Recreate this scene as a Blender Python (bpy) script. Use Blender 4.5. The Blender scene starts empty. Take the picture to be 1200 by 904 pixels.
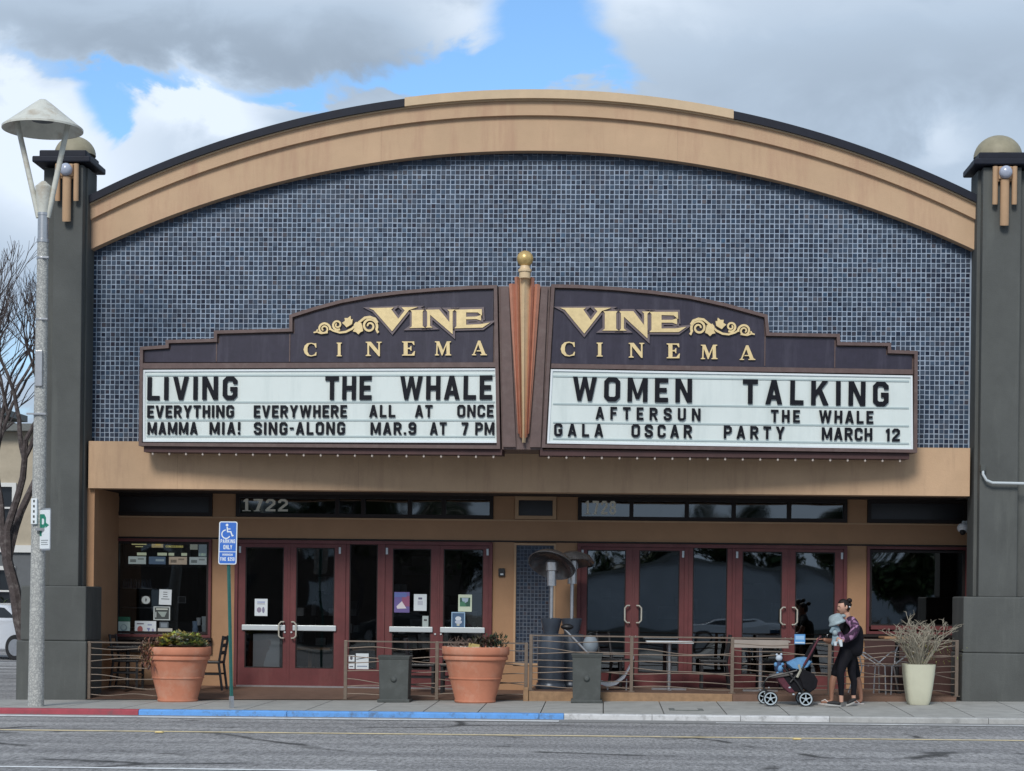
import bpy, bmesh, math, random
from mathutils import Vector, Matrix
random.seed(7)
S = bpy.context.scene
COL = S.collection
R = math.radians
# ------------------------------------------------------------------ camera
CAM = Vector((1.2, -30.5, 1.6)); FPX = 2200.0; HX, HY = 600.0, 705.0
YAW, ROLL = 0.0484, 0.012
cd = bpy.data.cameras.new('camera'); cam = bpy.data.objects.new('camera', cd); COL.objects.link(cam)
cd.sensor_width = 36.0; cd.lens = FPX/1200*36.0; cd.shift_x = 0.0; cd.shift_y = (HY-452)/1200.0
cd.clip_start = 0.1; cd.clip_end = 2000
ROT = Matrix.Rotation(YAW, 3, 'Z') @ Matrix.Rotation(R(90), 3, 'X') @ Matrix.Rotation(ROLL, 3, 'Z')
cam.matrix_world = Matrix.Translation(CAM) @ ROT.to_4x4()
S.camera = cam
S.view_settings.view_transform = 'Standard'; S.view_settings.look = 'None'
S.view_settings.exposure = 0.33; S.view_settings.gamma = 1.0
def ray(px, py): return ROT @ Vector(((px-HX)/FPX, -(py-HY)/FPX, -1.0))
def pt(px, py, Y):
    """where a sight line meets the vertical plane y = Y (used to survey real positions)"""
    d = ray(px, py); return CAM + d*((Y-CAM.y)/d.y)
def X(px, Y, py=700): return pt(px, py, Y).x
def Z(py, Y, px=600): return pt(px, py, Y).z
# ------------------------------------------------------------------ world: nishita sky + broken clouds
SUN_EL, SUN_AZ = R(38), R(193)      # sun behind the camera, a little to the left
w = bpy.data.worlds.new('World'); S.world = w; w.use_nodes = True
nt = w.node_tree; N = nt.nodes; L = nt.links; N.clear()
def nd(t, **k):
    n = N.new(t)
    for a, b in k.items(): setattr(n, a, b)
    return n
def mth(op, a, b=None, c=None, clamp=False):
    n = N.new('ShaderNodeMath'); n.operation = op; n.use_clamp = clamp
    for i, v in enumerate((a, b, c)):
        if v is None: continue
        if isinstance(v, (int, float)): n.inputs[i].default_value = v
        else: L.new(v, n.inputs[i])
    return n.outputs[0]
tc = nd('ShaderNodeTexCoord'); sep = nd('ShaderNodeSeparateXYZ'); L.new(tc.outputs['Generated'], sep.inputs[0])
def noise(scale, detail, dist=0.0, vec=None, rough=.5):
    n = nd('ShaderNodeTexNoise'); n.inputs['Scale'].default_value = scale; n.inputs['Detail'].default_value = detail
    n.inputs['Distortion'].default_value = dist; n.inputs['Roughness'].default_value = rough
    L.new(vec or tc.outputs['Generated'], n.inputs['Vector']); return n.outputs[0]
mp = nd('ShaderNodeMapping'); mp.inputs['Scale'].default_value = (1, 1, 1.7); L.new(tc.outputs['Generated'], mp.inputs[0])
nA = noise(4.5, 3, .2, mp.outputs[0]); nB = noise(17, 7, .35, mp.outputs[0], .56); nC = noise(9, 4, .3, mp.outputs[0])
wx = mth('ADD', sep.outputs[0], mth('MULTIPLY', mth('SUBTRACT', nB, .5), .05))
wz = mth('ADD', sep.outputs[2], mth('MULTIPLY', mth('SUBTRACT', nB, .5), -.07))
def blob(px, py, ax, ay, amp):
    u, v = (px-706)/2260.0, (707-py)/2260.0
    a = mth('POWER', mth('ABSOLUTE', mth('DIVIDE', mth('SUBTRACT', wx, u), ax/2260.0)), 2)
    b = mth('POWER', mth('ABSOLUTE', mth('DIVIDE', mth('SUBTRACT', wz, v), ay/2260.0)), 2)
    return mth('MULTIPLY', mth('EXPONENT', mth('MULTIPLY', mth('ADD', a, b), -1)), amp)
def total(bl):
    s = None
    for b in bl:
        v = blob(*b); s = v if s is None else mth('ADD', s, v)
    return s
holes = total([(635, 45, 75, 85, 1.0), (545, 92, 120, 26, 1.0), (690, 95, 60, 26, .7), (340, 124, 60, 18, .85), (140, 150, 34, 32, .95), (160, 114, 130, 16, .8), (430, 105, 60, 12, .35), (1000, 130, 200, 60, .12),
               (20, 440, 60, 70, .45), (1130, 215, 90, 35, .28), (60, 350, 60, 90, .2)])
whites = total([(238, 142, 80, 40, 1.5), (40, 180, 85, 80, 1.4), (300, 20, 300, 30, .3), (540, 60, 60, 40, .5), (130, 250, 120, 80, .8), (1085, 178, 45, 26, .55), (560, 20, 50, 35, .45), (740, 20, 80, 40, .5), (1000, 20, 300, 30, .2), (560, 100, 60, 12, .5)])
greys = total([(210, 78, 230, 34, .40), (480, 90, 100, 20, .3), (1000, 110, 260, 70, .30), (20, 100, 120, 30, .35)])
holes = mth('SUBTRACT', holes, mth('MULTIPLY', mth('SUBTRACT', nC, .5), .9))
holes = mth('SUBTRACT', holes, mth('MULTIPLY', mth('SUBTRACT', nB, .5), .7))
mask = nd('ShaderNodeMapRange'); mask.interpolation_type = 'SMOOTHSTEP'; L.new(holes, mask.inputs[0]); mask.inputs[1].default_value = .24; mask.inputs[2].default_value = .74
sh = mth('ADD', mth('SUBTRACT', whites, greys), mth('MULTIPLY', mth('SUBTRACT', nA, .5), .7))
sh = mth('ADD', sh, mth('MULTIPLY', mth('SUBTRACT', nB, .5), .75))
rampn = nd('ShaderNodeValToRGB'); L.new(mth('ADD', mth('MULTIPLY', sh, .5), .45, clamp=True), rampn.inputs[0])
cr = rampn.color_ramp
cr.elements[0].position = .0; cr.elements[0].color = (.30, .345, .41, 1)
cr.elements[1].position = 1.0; cr.elements[1].color = (.92, .95, 1.0, 1)
for p, c in ((.25, (.39, .445, .51, 1)), (.5, (.54, .61, .69, 1)), (.75, (.74, .79, .85, 1))):
    e = cr.elements.new(p); e.color = c
skyt = nd('ShaderNodeTexSky', sky_type='NISHITA', sun_disc=False, sun_elevation=SUN_EL, sun_rotation=SUN_AZ)
skyt.air_density = 1.0; skyt.dust_density = .6; skyt.ozone_density = 2.0
blue = nd('ShaderNodeMixRGB', blend_type='MULTIPLY'); blue.inputs[0].default_value = 1
L.new(skyt.outputs[0], blue.inputs[1]); blue.inputs[2].default_value = (1.05, 1.32, 1.5, 1)
cl = nd('ShaderNodeMixRGB', blend_type='MULTIPLY'); cl.inputs[0].default_value = 1; L.new(rampn.outputs[0], cl.inputs[1]); cl.inputs[2].default_value = (7.2, 7.85, 8.6, 1)
mx = nd('ShaderNodeMixRGB'); L.new(mask.outputs[0], mx.inputs[0]); L.new(cl.outputs[0], mx.inputs[1]); L.new(blue.outputs[0], mx.inputs[2])
bg = nd('ShaderNodeBackground'); bg.inputs['Strength'].default_value = 0.1; L.new(mx.outputs[0], bg.inputs[0])
wo = nd('ShaderNodeOutputWorld'); L.new(bg.outputs[0], wo.inputs[0])
# ------------------------------------------------------------------ sun
sl = bpy.data.lights.new('sun', 'SUN'); sl.energy = 2.0; sl.angle = R(18); sl.color = (1.0, .95, .88)
so = bpy.data.objects.new('sun', sl); COL.objects.link(so)
sd = Vector((math.sin(SUN_AZ)*math.cos(SUN_EL), math.cos(SUN_AZ)*math.cos(SUN_EL), math.sin(SUN_EL)))
so.rotation_euler = (-sd).to_track_quat('-Z', 'Y').to_euler()
so.location = (0, -20, 30)
# ------------------------------------------------------------------ materials
MATS = {}
def mat(name, col, rough=.7, metal=0.0, var=.0, scale=3.0, bump=0.0, bscale=60.0, spec=.5, dirt=None, dscale=1.2, damt=.5, streak=False, coat=0):
    if name in MATS: return MATS[name]
    m = bpy.data.materials.new(name); m.use_nodes = True; t = m.node_tree; b = t.nodes['Principled BSDF']
    b.inputs['Base Color'].default_value = (*col, 1); b.inputs['Roughness'].default_value = rough
    b.inputs['Metallic'].default_value = metal; b.inputs['Specular IOR Level'].default_value = spec
    if coat: b.inputs['Coat Weight'].default_value = coat; b.inputs['Coat Roughness'].default_value = .08
    g = t.nodes.new('ShaderNodeNewGeometry'); src = None
    if var or dirt:
        n = t.nodes.new('ShaderNodeTexNoise'); n.inputs['Scale'].default_value = scale; n.inputs['Detail'].default_value = 8; n.inputs['Roughness'].default_value = .65
        t.links.new(g.outputs['Position'], n.inputs['Vector'])
        r = t.nodes.new('ShaderNodeValToRGB'); t.links.new(n.outputs[0], r.inputs[0])
        r.color_ramp.elements[0].position = .3; r.color_ramp.elements[1].position = .7
        r.color_ramp.elements[0].color = (*[c*(1-var) for c in col], 1); r.color_ramp.elements[1].color = (*[min(1, c*(1+var)) for c in col], 1)
        src = r.outputs[0]
    if dirt:
        mpn = t.nodes.new('ShaderNodeMapping'); t.links.new(g.outputs['Position'], mpn.inputs[0])
        mpn.inputs['Scale'].default_value = (1, 1, .12) if streak else (1, 1, 1)
        n2 = t.nodes.new('ShaderNodeTexNoise'); n2.inputs['Scale'].default_value = dscale; n2.inputs['Detail'].default_value = 9; n2.inputs['Roughness'].default_value = .7
        t.links.new(mpn.outputs[0], n2.inputs['Vector'])
        r2 = t.nodes.new('ShaderNodeValToRGB'); t.links.new(n2.outputs[0], r2.inputs[0])
        r2.color_ramp.elements[0].position = .5; r2.color_ramp.elements[1].position = .72
        r2.color_ramp.elements[0].color = (0, 0, 0, 1); r2.color_ramp.elements[1].color = (damt, damt, damt, 1)
        mx = t.nodes.new('ShaderNodeMixRGB'); t.links.new(r2.outputs[0], mx.inputs[0]); t.links.new(src, mx.inputs[1]); mx.inputs[2].default_value = (*dirt, 1)
        src = mx.outputs[0]
    if src: t.links.new(src, b.inputs['Base Color'])
    if bump:
        n3 = t.nodes.new('ShaderNodeTexNoise'); n3.inputs['Scale'].default_value = bscale; n3.inputs['Detail'].default_value = 6
        t.links.new(g.outputs['Position'], n3.inputs['Vector'])
        bp = t.nodes.new('ShaderNodeBump'); bp.inputs['Strength'].default_value = bump; bp.inputs['Distance'].default_value = .01
        t.links.new(n3.outputs[0], bp.inputs['Height']); t.links.new(bp.outputs[0], b.inputs['Normal'])
    MATS[name] = m; return m
def glassmat(name, tint, base, rough=0.02, wav=.15):
    """thin dark window glass: partly see-through, mirror-like by angle"""
    m = bpy.data.materials.new(name); m.use_nodes = True; t = m.node_tree; t.nodes.clear()
    o = t.nodes.new('ShaderNodeOutputMaterial'); tr = t.nodes.new('ShaderNodeBsdfTransparent'); tr.inputs[0].default_value = (*tint, 1)
    gl = t.nodes.new('ShaderNodeBsdfGlossy'); gl.inputs['Roughness'].default_value = rough; gl.inputs[0].default_value = (.92, .97, 1, 1)
    f = t.nodes.new('ShaderNodeFresnel'); f.inputs[0].default_value = 1.5
    a = t.nodes.new('ShaderNodeMath'); a.operation = 'MULTIPLY_ADD'; a.inputs[1].default_value = 1.0; a.inputs[2].default_value = base; a.use_clamp = True
    t.links.new(f.outputs[0], a.inputs[0])
    n = t.nodes.new('ShaderNodeTexNoise'); n.inputs['Scale'].default_value = .9; n.inputs['Detail'].default_value = 1
    g = t.nodes.new('ShaderNodeNewGeometry'); t.links.new(g.outputs['Position'], n.inputs['Vector'])
    b = t.nodes.new('ShaderNodeBump'); b.inputs['Strength'].default_value = wav; b.inputs['Distance'].default_value = .02; t.links.new(n.outputs[0], b.inputs['Height'])
    t.links.new(b.outputs[0], gl.inputs['Normal'])
    mx = t.nodes.new('ShaderNodeMixShader'); t.links.new(a.outputs[0], mx.inputs[0]); t.links.new(tr.outputs[0], mx.inputs[1]); t.links.new(gl.outputs[0], mx.inputs[2])
    t.links.new(mx.outputs[0], o.inputs[0]); MATS[name] = m; return m
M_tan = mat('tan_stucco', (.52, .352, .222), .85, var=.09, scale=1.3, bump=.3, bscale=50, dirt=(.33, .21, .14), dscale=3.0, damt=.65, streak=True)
M_tan2 = mat('tan_arch_stucco', (.52, .36, .232), .85, var=.08, scale=1.1, bump=.3, bscale=50, dirt=(.40, .23, .16), dscale=2.6, damt=.65, streak=True)
M_cream = mat('cream_coping', (.56, .42, .27), .6, var=.08, scale=4)
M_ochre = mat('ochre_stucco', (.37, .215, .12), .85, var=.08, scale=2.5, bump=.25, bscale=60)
M_ochre_l = mat('ochre_trim', (.46, .30, .18), .8, var=.06, scale=5)
M_green = mat('grey_green_stucco', (.088, .094, .092), .8, spec=.3, var=.14, scale=1.3, bump=.3, bscale=45, dirt=(.15, .16, .15), dscale=2.0, damt=.6, streak=True)
M_edge = mat('worn_edge', (.14, .15, .145), .8, var=.2, scale=20)
M_navy = mat('dark_metal_coping', (.010, .013, .024), .55, spec=.25, var=.2, scale=8)
M_dome = mat('olive_dome_copper', (.27, .245, .17), .6, var=.15, scale=6)
M_grout = mat('mosaic_grout', (.31, .385, .49), .85, var=.22, scale=5, dirt=(.20, .19, .21), dscale=2.5, damt=.7)
M_maroon = mat('maroon_painted_wood', (.115, .024, .026), .5, var=.18, scale=4, bump=.15, bscale=30, dirt=(.17, .06, .055), dscale=3.5, damt=.5, streak=True)
M_dkframe = mat('dark_transom_frame', (.016, .011, .011), .5, spec=.3, var=.1)
M_brownf = mat('marquee_brown_metal', (.115, .075, .070), .5, var=.16, scale=7, dirt=(.18, .14, .13), dscale=9, damt=.5)
M_purple = mat('marquee_dark_panel', (.028, .024, .043), .42, var=.18, scale=9, dirt=(.075, .07, .10), dscale=7, damt=.55, streak=True)
M_board = mat('letter_board_white', (.66, .73, .72), .45, var=.03, scale=2, dirt=(.42, .50, .50), dscale=3, damt=.4, streak=True)
M_rail = mat('letter_rail_clear', (.42, .51, .52), .4)
M_black = mat('black_letter_plastic', (.006, .007, .012), .6, spec=.2, var=.3, scale=9)
M_gold = mat('gold_letter_metal', (.76, .60, .32), .42, metal=.12, var=.12, scale=12)
M_gold2 = mat('gold_finial', (.60, .42, .17), .35, metal=.35, var=.25, scale=9)
M_gbev = mat('letter_bevel_side', (.15, .12, .13), .5)
M_orange = mat('terracotta_fin', (.50, .23, .155), .55, var=.12, scale=8)
M_goldfin = mat('pale_gold_fin', (.66, .50, .31), .45, var=.08, scale=7)
M_bulb = mat('unlit_bulb', (.60, .52, .46), .3)
M_bulbw = mat('lens_glass', (.38, .42, .52), .2)
M_conc = mat('sidewalk_concrete', (.335, .335, .32), .9, var=.12, scale=3, bump=.3, bscale=90, dirt=(.2, .2, .195), dscale=3.3, damt=.55)
M_joint = mat('joint_dirt', (.09, .09, .085), .95)
M_curb = mat('curb_concrete', (.38, .385, .38), .9, var=.15, scale=6, bump=.3, bscale=90, dirt=(.16, .16, .16), dscale=5, damt=.7)
M_red = mat('curb_red_paint', (.33, .055, .075), .7, var=.16, scale=5, dirt=(.13, .08, .09), dscale=6, damt=.9)
M_blue = mat('curb_blue_paint', (.115, .32, .70), .7, var=.14, scale=4, dirt=(.09, .12, .17), dscale=9, damt=1.0)
M_white = mat('road_white_paint', (.74, .76, .78), .7, var=.1, scale=7, dirt=(.25, .25, .26), dscale=6, damt=.9)
M_yellow = mat('road_yellow_paint', (.74, .61, .36), .7, var=.1, scale=7, dirt=(.28, .27, .25), dscale=5, damt=.9)
M_stud = mat('yellow_road_stud', (.70, .56, .25), .4)
M_terra = mat('terracotta_pot', (.50, .195, .115), .75, var=.10, scale=4, bump=.15, bscale=40, dirt=(.56, .34, .25), dscale=3.2, damt=.6)
M_pot = mat('pale_green_pot', (.55, .55, .43), .55, var=.06, scale=4)
M_soil = mat('potting_soil', (.05, .035, .025), .95, var=.3, scale=30)
M_peb = mat('pale_pebble', (.55, .50, .43), .8, var=.2, scale=20)
M_rod = mat('bronze_fence_metal', (.20, .15, .115), .45, metal=.4, var=.2, scale=10)
M_rod_l = mat('bronze_steel_rod', (.185, .145, .115), .42, metal=.3, var=.15, scale=10)  # one even bronze-brown metal for all fence posts and rods
M_deckw = mat('deck_edge_timber', (.29, .18, .10), .75, var=.2, scale=12, dirt=(.2, .12, .07), dscale=7, damt=.5)
M_porch = mat('porch_brown_floor', (.15, .088, .062), .8, var=.15, scale=5)
M_pedb = mat('grey_pedestal_paint', (.060, .068, .066), .65, var=.1, scale=6, dirt=(.10, .11, .11), dscale=6, damt=.5)
M_steel = mat('brushed_steel', (.50, .50, .51), .3, metal=.85, var=.1, scale=14)
M_refl = mat('heater_reflector', (.17, .17, .18), .22, metal=.7, var=.35, scale=9)
M_heater = mat('heater_grey_shell', (.06, .075, .10), .35, metal=.3, var=.15, scale=6)
M_silver = mat('pale_push_bar', (.52, .57, .60), .38, metal=.1)
M_blk = mat('black_paint', (.012, .012, .014), .45)
M_chr = mat('ivory_door_handle', (.55, .53, .46), .3, metal=.3)
M_lampm = mat('aged_lamp_enamel', (.56, .57, .52), .45, var=.12, scale=6, dirt=(.30, .21, .12), dscale=3.2, damt=.75)
M_green_p = mat('green_sign_post', (.018, .12, .105), .5, var=.15, scale=12)
M_signb = mat('sign_blue', (.035, .15, .55), .45, var=.04)
M_signw = mat('sign_white', (.72, .78, .82), .5, var=.04)
M_signg = mat('sign_green', (.02, .22, .15), .5)
M_paper = mat('paper_white', (.62, .68, .72), .8, var=.04)
M_wood = mat('bench_wood', (.36, .20, .10), .6, var=.2, scale=15)
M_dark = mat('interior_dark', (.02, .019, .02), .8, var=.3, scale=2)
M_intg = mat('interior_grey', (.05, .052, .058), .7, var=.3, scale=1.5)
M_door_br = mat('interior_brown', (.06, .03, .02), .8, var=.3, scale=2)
M_glass = glassmat('door_glass', (.45, .47, .49), .055, .02, .35)
M_glass_r = glassmat('right_door_glass', (.26, .28, .31), .15, .015, .35)
M_glass_t = glassmat('transom_glass', (.12, .13, .15), .11, .03, .7)
# aggregate concrete lamp post
def aggregate():
    m = mat('aggregate_post', (.40, .41, .39), .8, bump=.5, bscale=45); t = m.node_tree; b = t.nodes['Principled BSDF']
    g = t.nodes.new('ShaderNodeNewGeometry'); v = t.nodes.new('ShaderNodeTexVoronoi'); v.feature = 'DISTANCE_TO_EDGE'; v.inputs['Scale'].default_value = 26
    n = t.nodes.new('ShaderNodeTexNoise'); n.inputs['Scale'].default_value = 14; n.inputs['Detail'].default_value = 4
    mxv = t.nodes.new('ShaderNodeMixRGB'); mxv.inputs[0].default_value = .12; t.links.new(g.outputs['Position'], mxv.inputs[1]); t.links.new(n.outputs['Color'], mxv.inputs[2]); t.links.new(mxv.outputs[0], v.inputs['Vector'])
    r = t.nodes.new('ShaderNodeValToRGB'); t.links.new(v.outputs['Distance'], r.inputs[0]); t.links.new(g.outputs['Position'], n.inputs['Vector'])
    r.color_ramp.elements[0].color = (.27, .28, .28, 1); r.color_ramp.elements[0].position = .03
    r.color_ramp.elements[1].color = (.47, .48, .46, 1); r.color_ramp.elements[1].position = .22
    t.links.new(r.outputs[0], b.inputs['Base Color']); return m
M_agg = aggregate()
def attr_mat(name, rough, spec=.5, attr='shade', var=.0):
    m = bpy.data.materials.new(name); m.use_nodes = True; t = m.node_tree; b = t.nodes['Principled BSDF']
    a = t.nodes.new('ShaderNodeAttribute'); a.attribute_name = attr; t.links.new(a.outputs['Color'], b.inputs['Base Color'])
    b.inputs['Roughness'].default_value = rough; b.inputs['Specular IOR Level'].default_value = spec; MATS[name] = m; return m
M_tile = attr_mat('glazed_mosaic_tile', .35, .35)
M_leaf = attr_mat('leaf_mixed', .6, .3)
def asphalt():
    m = mat('road_asphalt', (.17, .17, .175), .9, bump=.5, bscale=120); t = m.node_tree; b = t.nodes['Principled BSDF']
    g = t.nodes.new('ShaderNodeNewGeometry')
    def nz(sc, det, scl=(1, 1, 1), rough=.6, dist=0):
        mp_ = t.nodes.new('ShaderNodeMapping'); mp_.inputs['Scale'].default_value = scl; t.links.new(g.outputs['Position'], mp_.inputs[0])
        n = t.nodes.new('ShaderNodeTexNoise'); n.inputs['Scale'].default_value = sc; n.inputs['Detail'].default_value = det; n.inputs['Roughness'].default_value = rough; n.inputs['Distortion'].default_value = dist
        t.links.new(mp_.outputs[0], n.inputs['Vector']); return n
    def ramp(src, p0, c0, p1, c1):
        r = t.nodes.new('ShaderNodeValToRGB'); t.links.new(src, r.inputs[0]); e = r.color_ramp.elements
        e[0].position = p0; e[0].color = (*c0, 1); e[1].position = p1; e[1].color = (*c1, 1); return r.outputs[0]
    def mul(a, bb, f=1.0, mode='MULTIPLY'):
        x = t.nodes.new('ShaderNodeMixRGB'); x.blend_type = mode; x.inputs[0].default_value = f; t.links.new(a, x.inputs[1]); t.links.new(bb, x.inputs[2]); return x.outputs[0]
    base = ramp(nz(1.0, 6, (.5, 1.0, 1)).outputs[0], .3, (.215, .214, .218), .7, (.31, .306, .306))
    grain = ramp(nz(26, 5, (1, .28, 1), .8).outputs[0], .36, (.50, .50, .50), .66, (1.55, 1.55, 1.56))
    wear = ramp(nz(.9, 3, (.05, 1.6, 1), .5).outputs[0], .40, (.78, .78, .79), .58, (1.05, 1.05, 1.05))
    v = t.nodes.new('ShaderNodeTexVoronoi'); v.feature = 'DISTANCE_TO_EDGE'; v.inputs['Scale'].default_value = .42
    n = nz(1.3, 6, (1, 1, 1)); mxv = t.nodes.new('ShaderNodeMixRGB'); mxv.inputs[0].default_value = .35
    t.links.new(g.outputs['Position'], mxv.inputs[1]); t.links.new(n.outputs['Color'], mxv.inputs[2]); t.links.new(mxv.outputs[0], v.inputs['Vector'])
    cr_ = ramp(v.outputs['Distance'], .008, (.22, .22, .22), .03, (1, 1, 1))
    gate = ramp(nz(.5, 3).outputs[0], .42, (0, 0, 0), .50, (1, 1, 1))
    crk = t.nodes.new('ShaderNodeMixRGB'); crk.blend_type = 'MIX'; t.links.new(gate, crk.inputs[0]); t.links.new(cr_, crk.inputs[1]); crk.inputs[2].default_value = (1, 1, 1, 1)
    out = mul(mul(mul(base, grain), wear), crk.outputs[0])
    t.links.new(out, b.inputs['Base Color']); return m
M_asph = asphalt()
# ------------------------------------------------------------------ mesh builder
class MB:
    def __init__(s): s.v = []; s.f = []; s.c = []; s.col = None
    def poly(s, pts):
        n = len(s.v); s.v += [tuple(p) for p in pts]; s.f.append(tuple(range(n, n+len(pts)))); s.c.append(s.col)
    def box(s, x0, x1, y0, y1, z0, z1, T=None):
        n = len(s.v); P = [(x, y, z) for z in (z0, z1) for y in (y0, y1) for x in (x0, x1)]
        if T: P = [tuple(T @ Vector(p)) for p in P]
        s.v += P
        for f in ((0, 2, 3, 1), (4, 5, 7, 6), (0, 1, 5, 4), (2, 6, 7, 3), (0, 4, 6, 2), (1, 3, 7, 5)): s.f.append(tuple(n+i for i in f)); s.c.append(s.col)
        return s
    def prism(s, pts, f, d0, d1, back=True):
        """2D outline pts mapped by f(a, b, depth); front at d1"""
        n = len(s.v); k = len(pts)
        s.v += [tuple(f(a, b, d0)) for a, b in pts] + [tuple(f(a, b, d1)) for a, b in pts]
        s.f.append(tuple(range(n+k, n+2*k))); s.c.append(s.col)
        if back: s.f.append(tuple(range(n+k-1, n-1, -1))); s.c.append(s.col)
        for i in range(k):
            j = (i+1) % k; s.f.append((n+i, n+j, n+k+j, n+k+i)); s.c.append(s.col)
        return s
    def ribbon(s, pts, t, f, d0, d1, closed=False, side=0.0, taper=None):
        """thick 2D polyline; side 0 = centred, 1 = all to the left of travel"""
        P = [Vector(p) for p in pts]; k = len(P); Ls = []; Rs = []
        for i in range(k):
            a = P[i-1] if (i > 0 or closed) else None; b = P[(i+1) % k] if (i < k-1 or closed) else None
            da = (P[i]-a).normalized() if a is not None else None; db = (b-P[i]).normalized() if b is not None else None
            if da is None: da = db
            if db is None: db = da
            m = (da+db); m = m.normalized() if m.length > 1e-6 else da
            nn = Vector((-m.y, m.x)); c = max(.35, nn.dot(Vector((-da.y, da.x))))
            tt = t*(taper(i/(k-1)) if taper else 1)
            Ls.append(P[i]+nn*(tt*(.5+side/2)/c)); Rs.append(P[i]-nn*(tt*(.5-side/2)/c))
        for i in range(k if closed else k-1):
            j = (i+1) % k; s.prism([Rs[i], Rs[j], Ls[j], Ls[i]], f, d0, d1, back=False)
        return s
    def tube(s, pts, r, n=8, r1=None, cap=True):
        P = [Vector(p) for p in pts]; k = len(P); base = len(s.v); up = None
        for i in range(k):
            d = (P[min(i+1, k-1)]-P[max(i-1, 0)]).normalized()
            if up is None: up = d.cross(Vector((0, 0, 1))); up = up.normalized() if up.length > .05 else Vector((1, 0, 0))
            a = (up - d*up.dot(d)).normalized(); b = d.cross(a); up = a
            rr = r if not callable(r) else r(i/(k-1))
            if r1 is not None: rr = r+(r1-r)*i/(k-1)
            for q in range(n):
                an = 2*math.pi*q/n; s.v.append(tuple(P[i]+a*(rr*math.cos(an))+b*(rr*math.sin(an))))
        for i in range(k-1):
            for q in range(n):
                q2 = (q+1) % n; s.f.append((base+i*n+q, base+i*n+q2, base+(i+1)*n+q2, base+(i+1)*n+q)); s.c.append(s.col)
        if cap:
            s.f.append(tuple(base+q for q in range(n))[::-1]); s.c.append(s.col); s.f.append(tuple(base+(k-1)*n+q for q in range(n))); s.c.append(s.col)
        return s
    def lathe(s, prof, c=(0, 0, 0), n=32, T=None):
        """prof: list of (radius, height) turned about z"""
        base = len(s.v); k = len(prof)
        for r_, h in prof:
            for q in range(n):
                an = 2*math.pi*q/n; p = Vector((c[0]+r_*math.cos(an), c[1]+r_*math.sin(an), c[2]+h))
                if T: p = T @ p
                s.v.append(tuple(p))
        for i in range(k-1):
            for q in range(n):
                q2 = (q+1) % n; s.f.append((base+i*n+q, base+i*n+q2, base+(i+1)*n+q2, base+(i+1)*n+q)); s.c.append(s.col)
        s.f.append(tuple(base+q for q in range(n))[::-1]); s.c.append(s.col); s.f.append(tuple(base+(k-1)*n+q for q in range(n))); s.c.append(s.col)
        return s
    def ball(s, c, r, n=12, m=8, sc=(1, 1, 1)):
        prof = [(math.sin(math.pi*i/m), -math.cos(math.pi*i/m)) for i in range(m+1)]
        prof[0] = (.001, -1); prof[-1] = (.001, 1)
        T = Matrix.Translation(Vector(c)) @ Matrix.Diagonal((r*sc[0], r*sc[1], r*sc[2], 1)); return s.lathe(prof, (0, 0, 0), n, T)
    def data(s, name, m, smooth=False):
        me = bpy.data.meshes.new(name); me.from_pydata(s.v, [], s.f); me.materials.append(m)
        if s.c and s.c[0] is not None:
            at = me.attributes.new('shade', 'FLOAT_COLOR', 'FACE')
            at.data.foreach_set('color', [x for c in s.c for x in (*c, 1.0)])
        bm = bmesh.new(); bm.from_mesh(me)
        if len(bm.faces) < 60000: bmesh.ops.recalc_face_normals(bm, faces=bm.faces)
        bm.to_mesh(me); bm.free()
        if smooth: me.shade_smooth() if smooth is True else None
        me.update(); return me
LOC = {}
def link(o, parent=None):
    COL.objects.link(o)
    if parent is not None:
        o.parent = parent; o.matrix_parent_inverse = Matrix.Translation(-Vector(LOC.get(parent.name, (0, 0, 0))))
    return o
def part(name, mb, m, parent=None, smooth=False, bevel=0, seg=2, label=None, stuff=False):
    me = mb.data(name, m) if isinstance(mb, MB) else mb
    o = bpy.data.objects.new(name, me); link(o, parent)
    if smooth:
        me.shade_smooth()
        md = o.modifiers.new('edges', 'EDGE_SPLIT'); md.split_angle = R(38)
    if bevel:
        md = o.modifiers.new('bevel', 'BEVEL'); md.width = bevel; md.segments = seg; md.limit_method = 'ANGLE'; md.angle_limit = R(40)
    if label: o['label'] = label
    if stuff: o['kind'] = 'stuff'
    return o
def tag(o, label, cat, group=None):
    o['label'] = label; o['category'] = cat
    if group: o['group'] = group
    return o
def thing(name, label, cat, loc=(0, 0, 0), group=None):
    o = bpy.data.objects.new(name, None); o.empty_display_size = .2; o.location = loc; COL.objects.link(o); LOC[o.name] = tuple(loc)
    return tag(o, label, cat, group)
def struct(o): o['kind'] = 'structure'; return o
def kids(o): return [c for c in COL.objects if c.parent == o]
def copy_tree(o, loc, rz=0, label=None, sc=None):
    def rec(a, par):
        c = a.copy(); COL.objects.link(c)
        if par: c.parent = par; c.matrix_parent_inverse = a.matrix_parent_inverse.copy()
        for ch in kids(a): rec(ch, c)
        return c
    r = rec(o, None); r.location = loc; r.rotation_euler = (0, 0, rz)
    if sc: r.scale = (sc, sc, sc)
    if label: r['label'] = label
    return r
def fac(Y):       # outline on a plane facing the street, depth d towards the street
    return lambda a, b, d: (a, Y-d, b)
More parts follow.
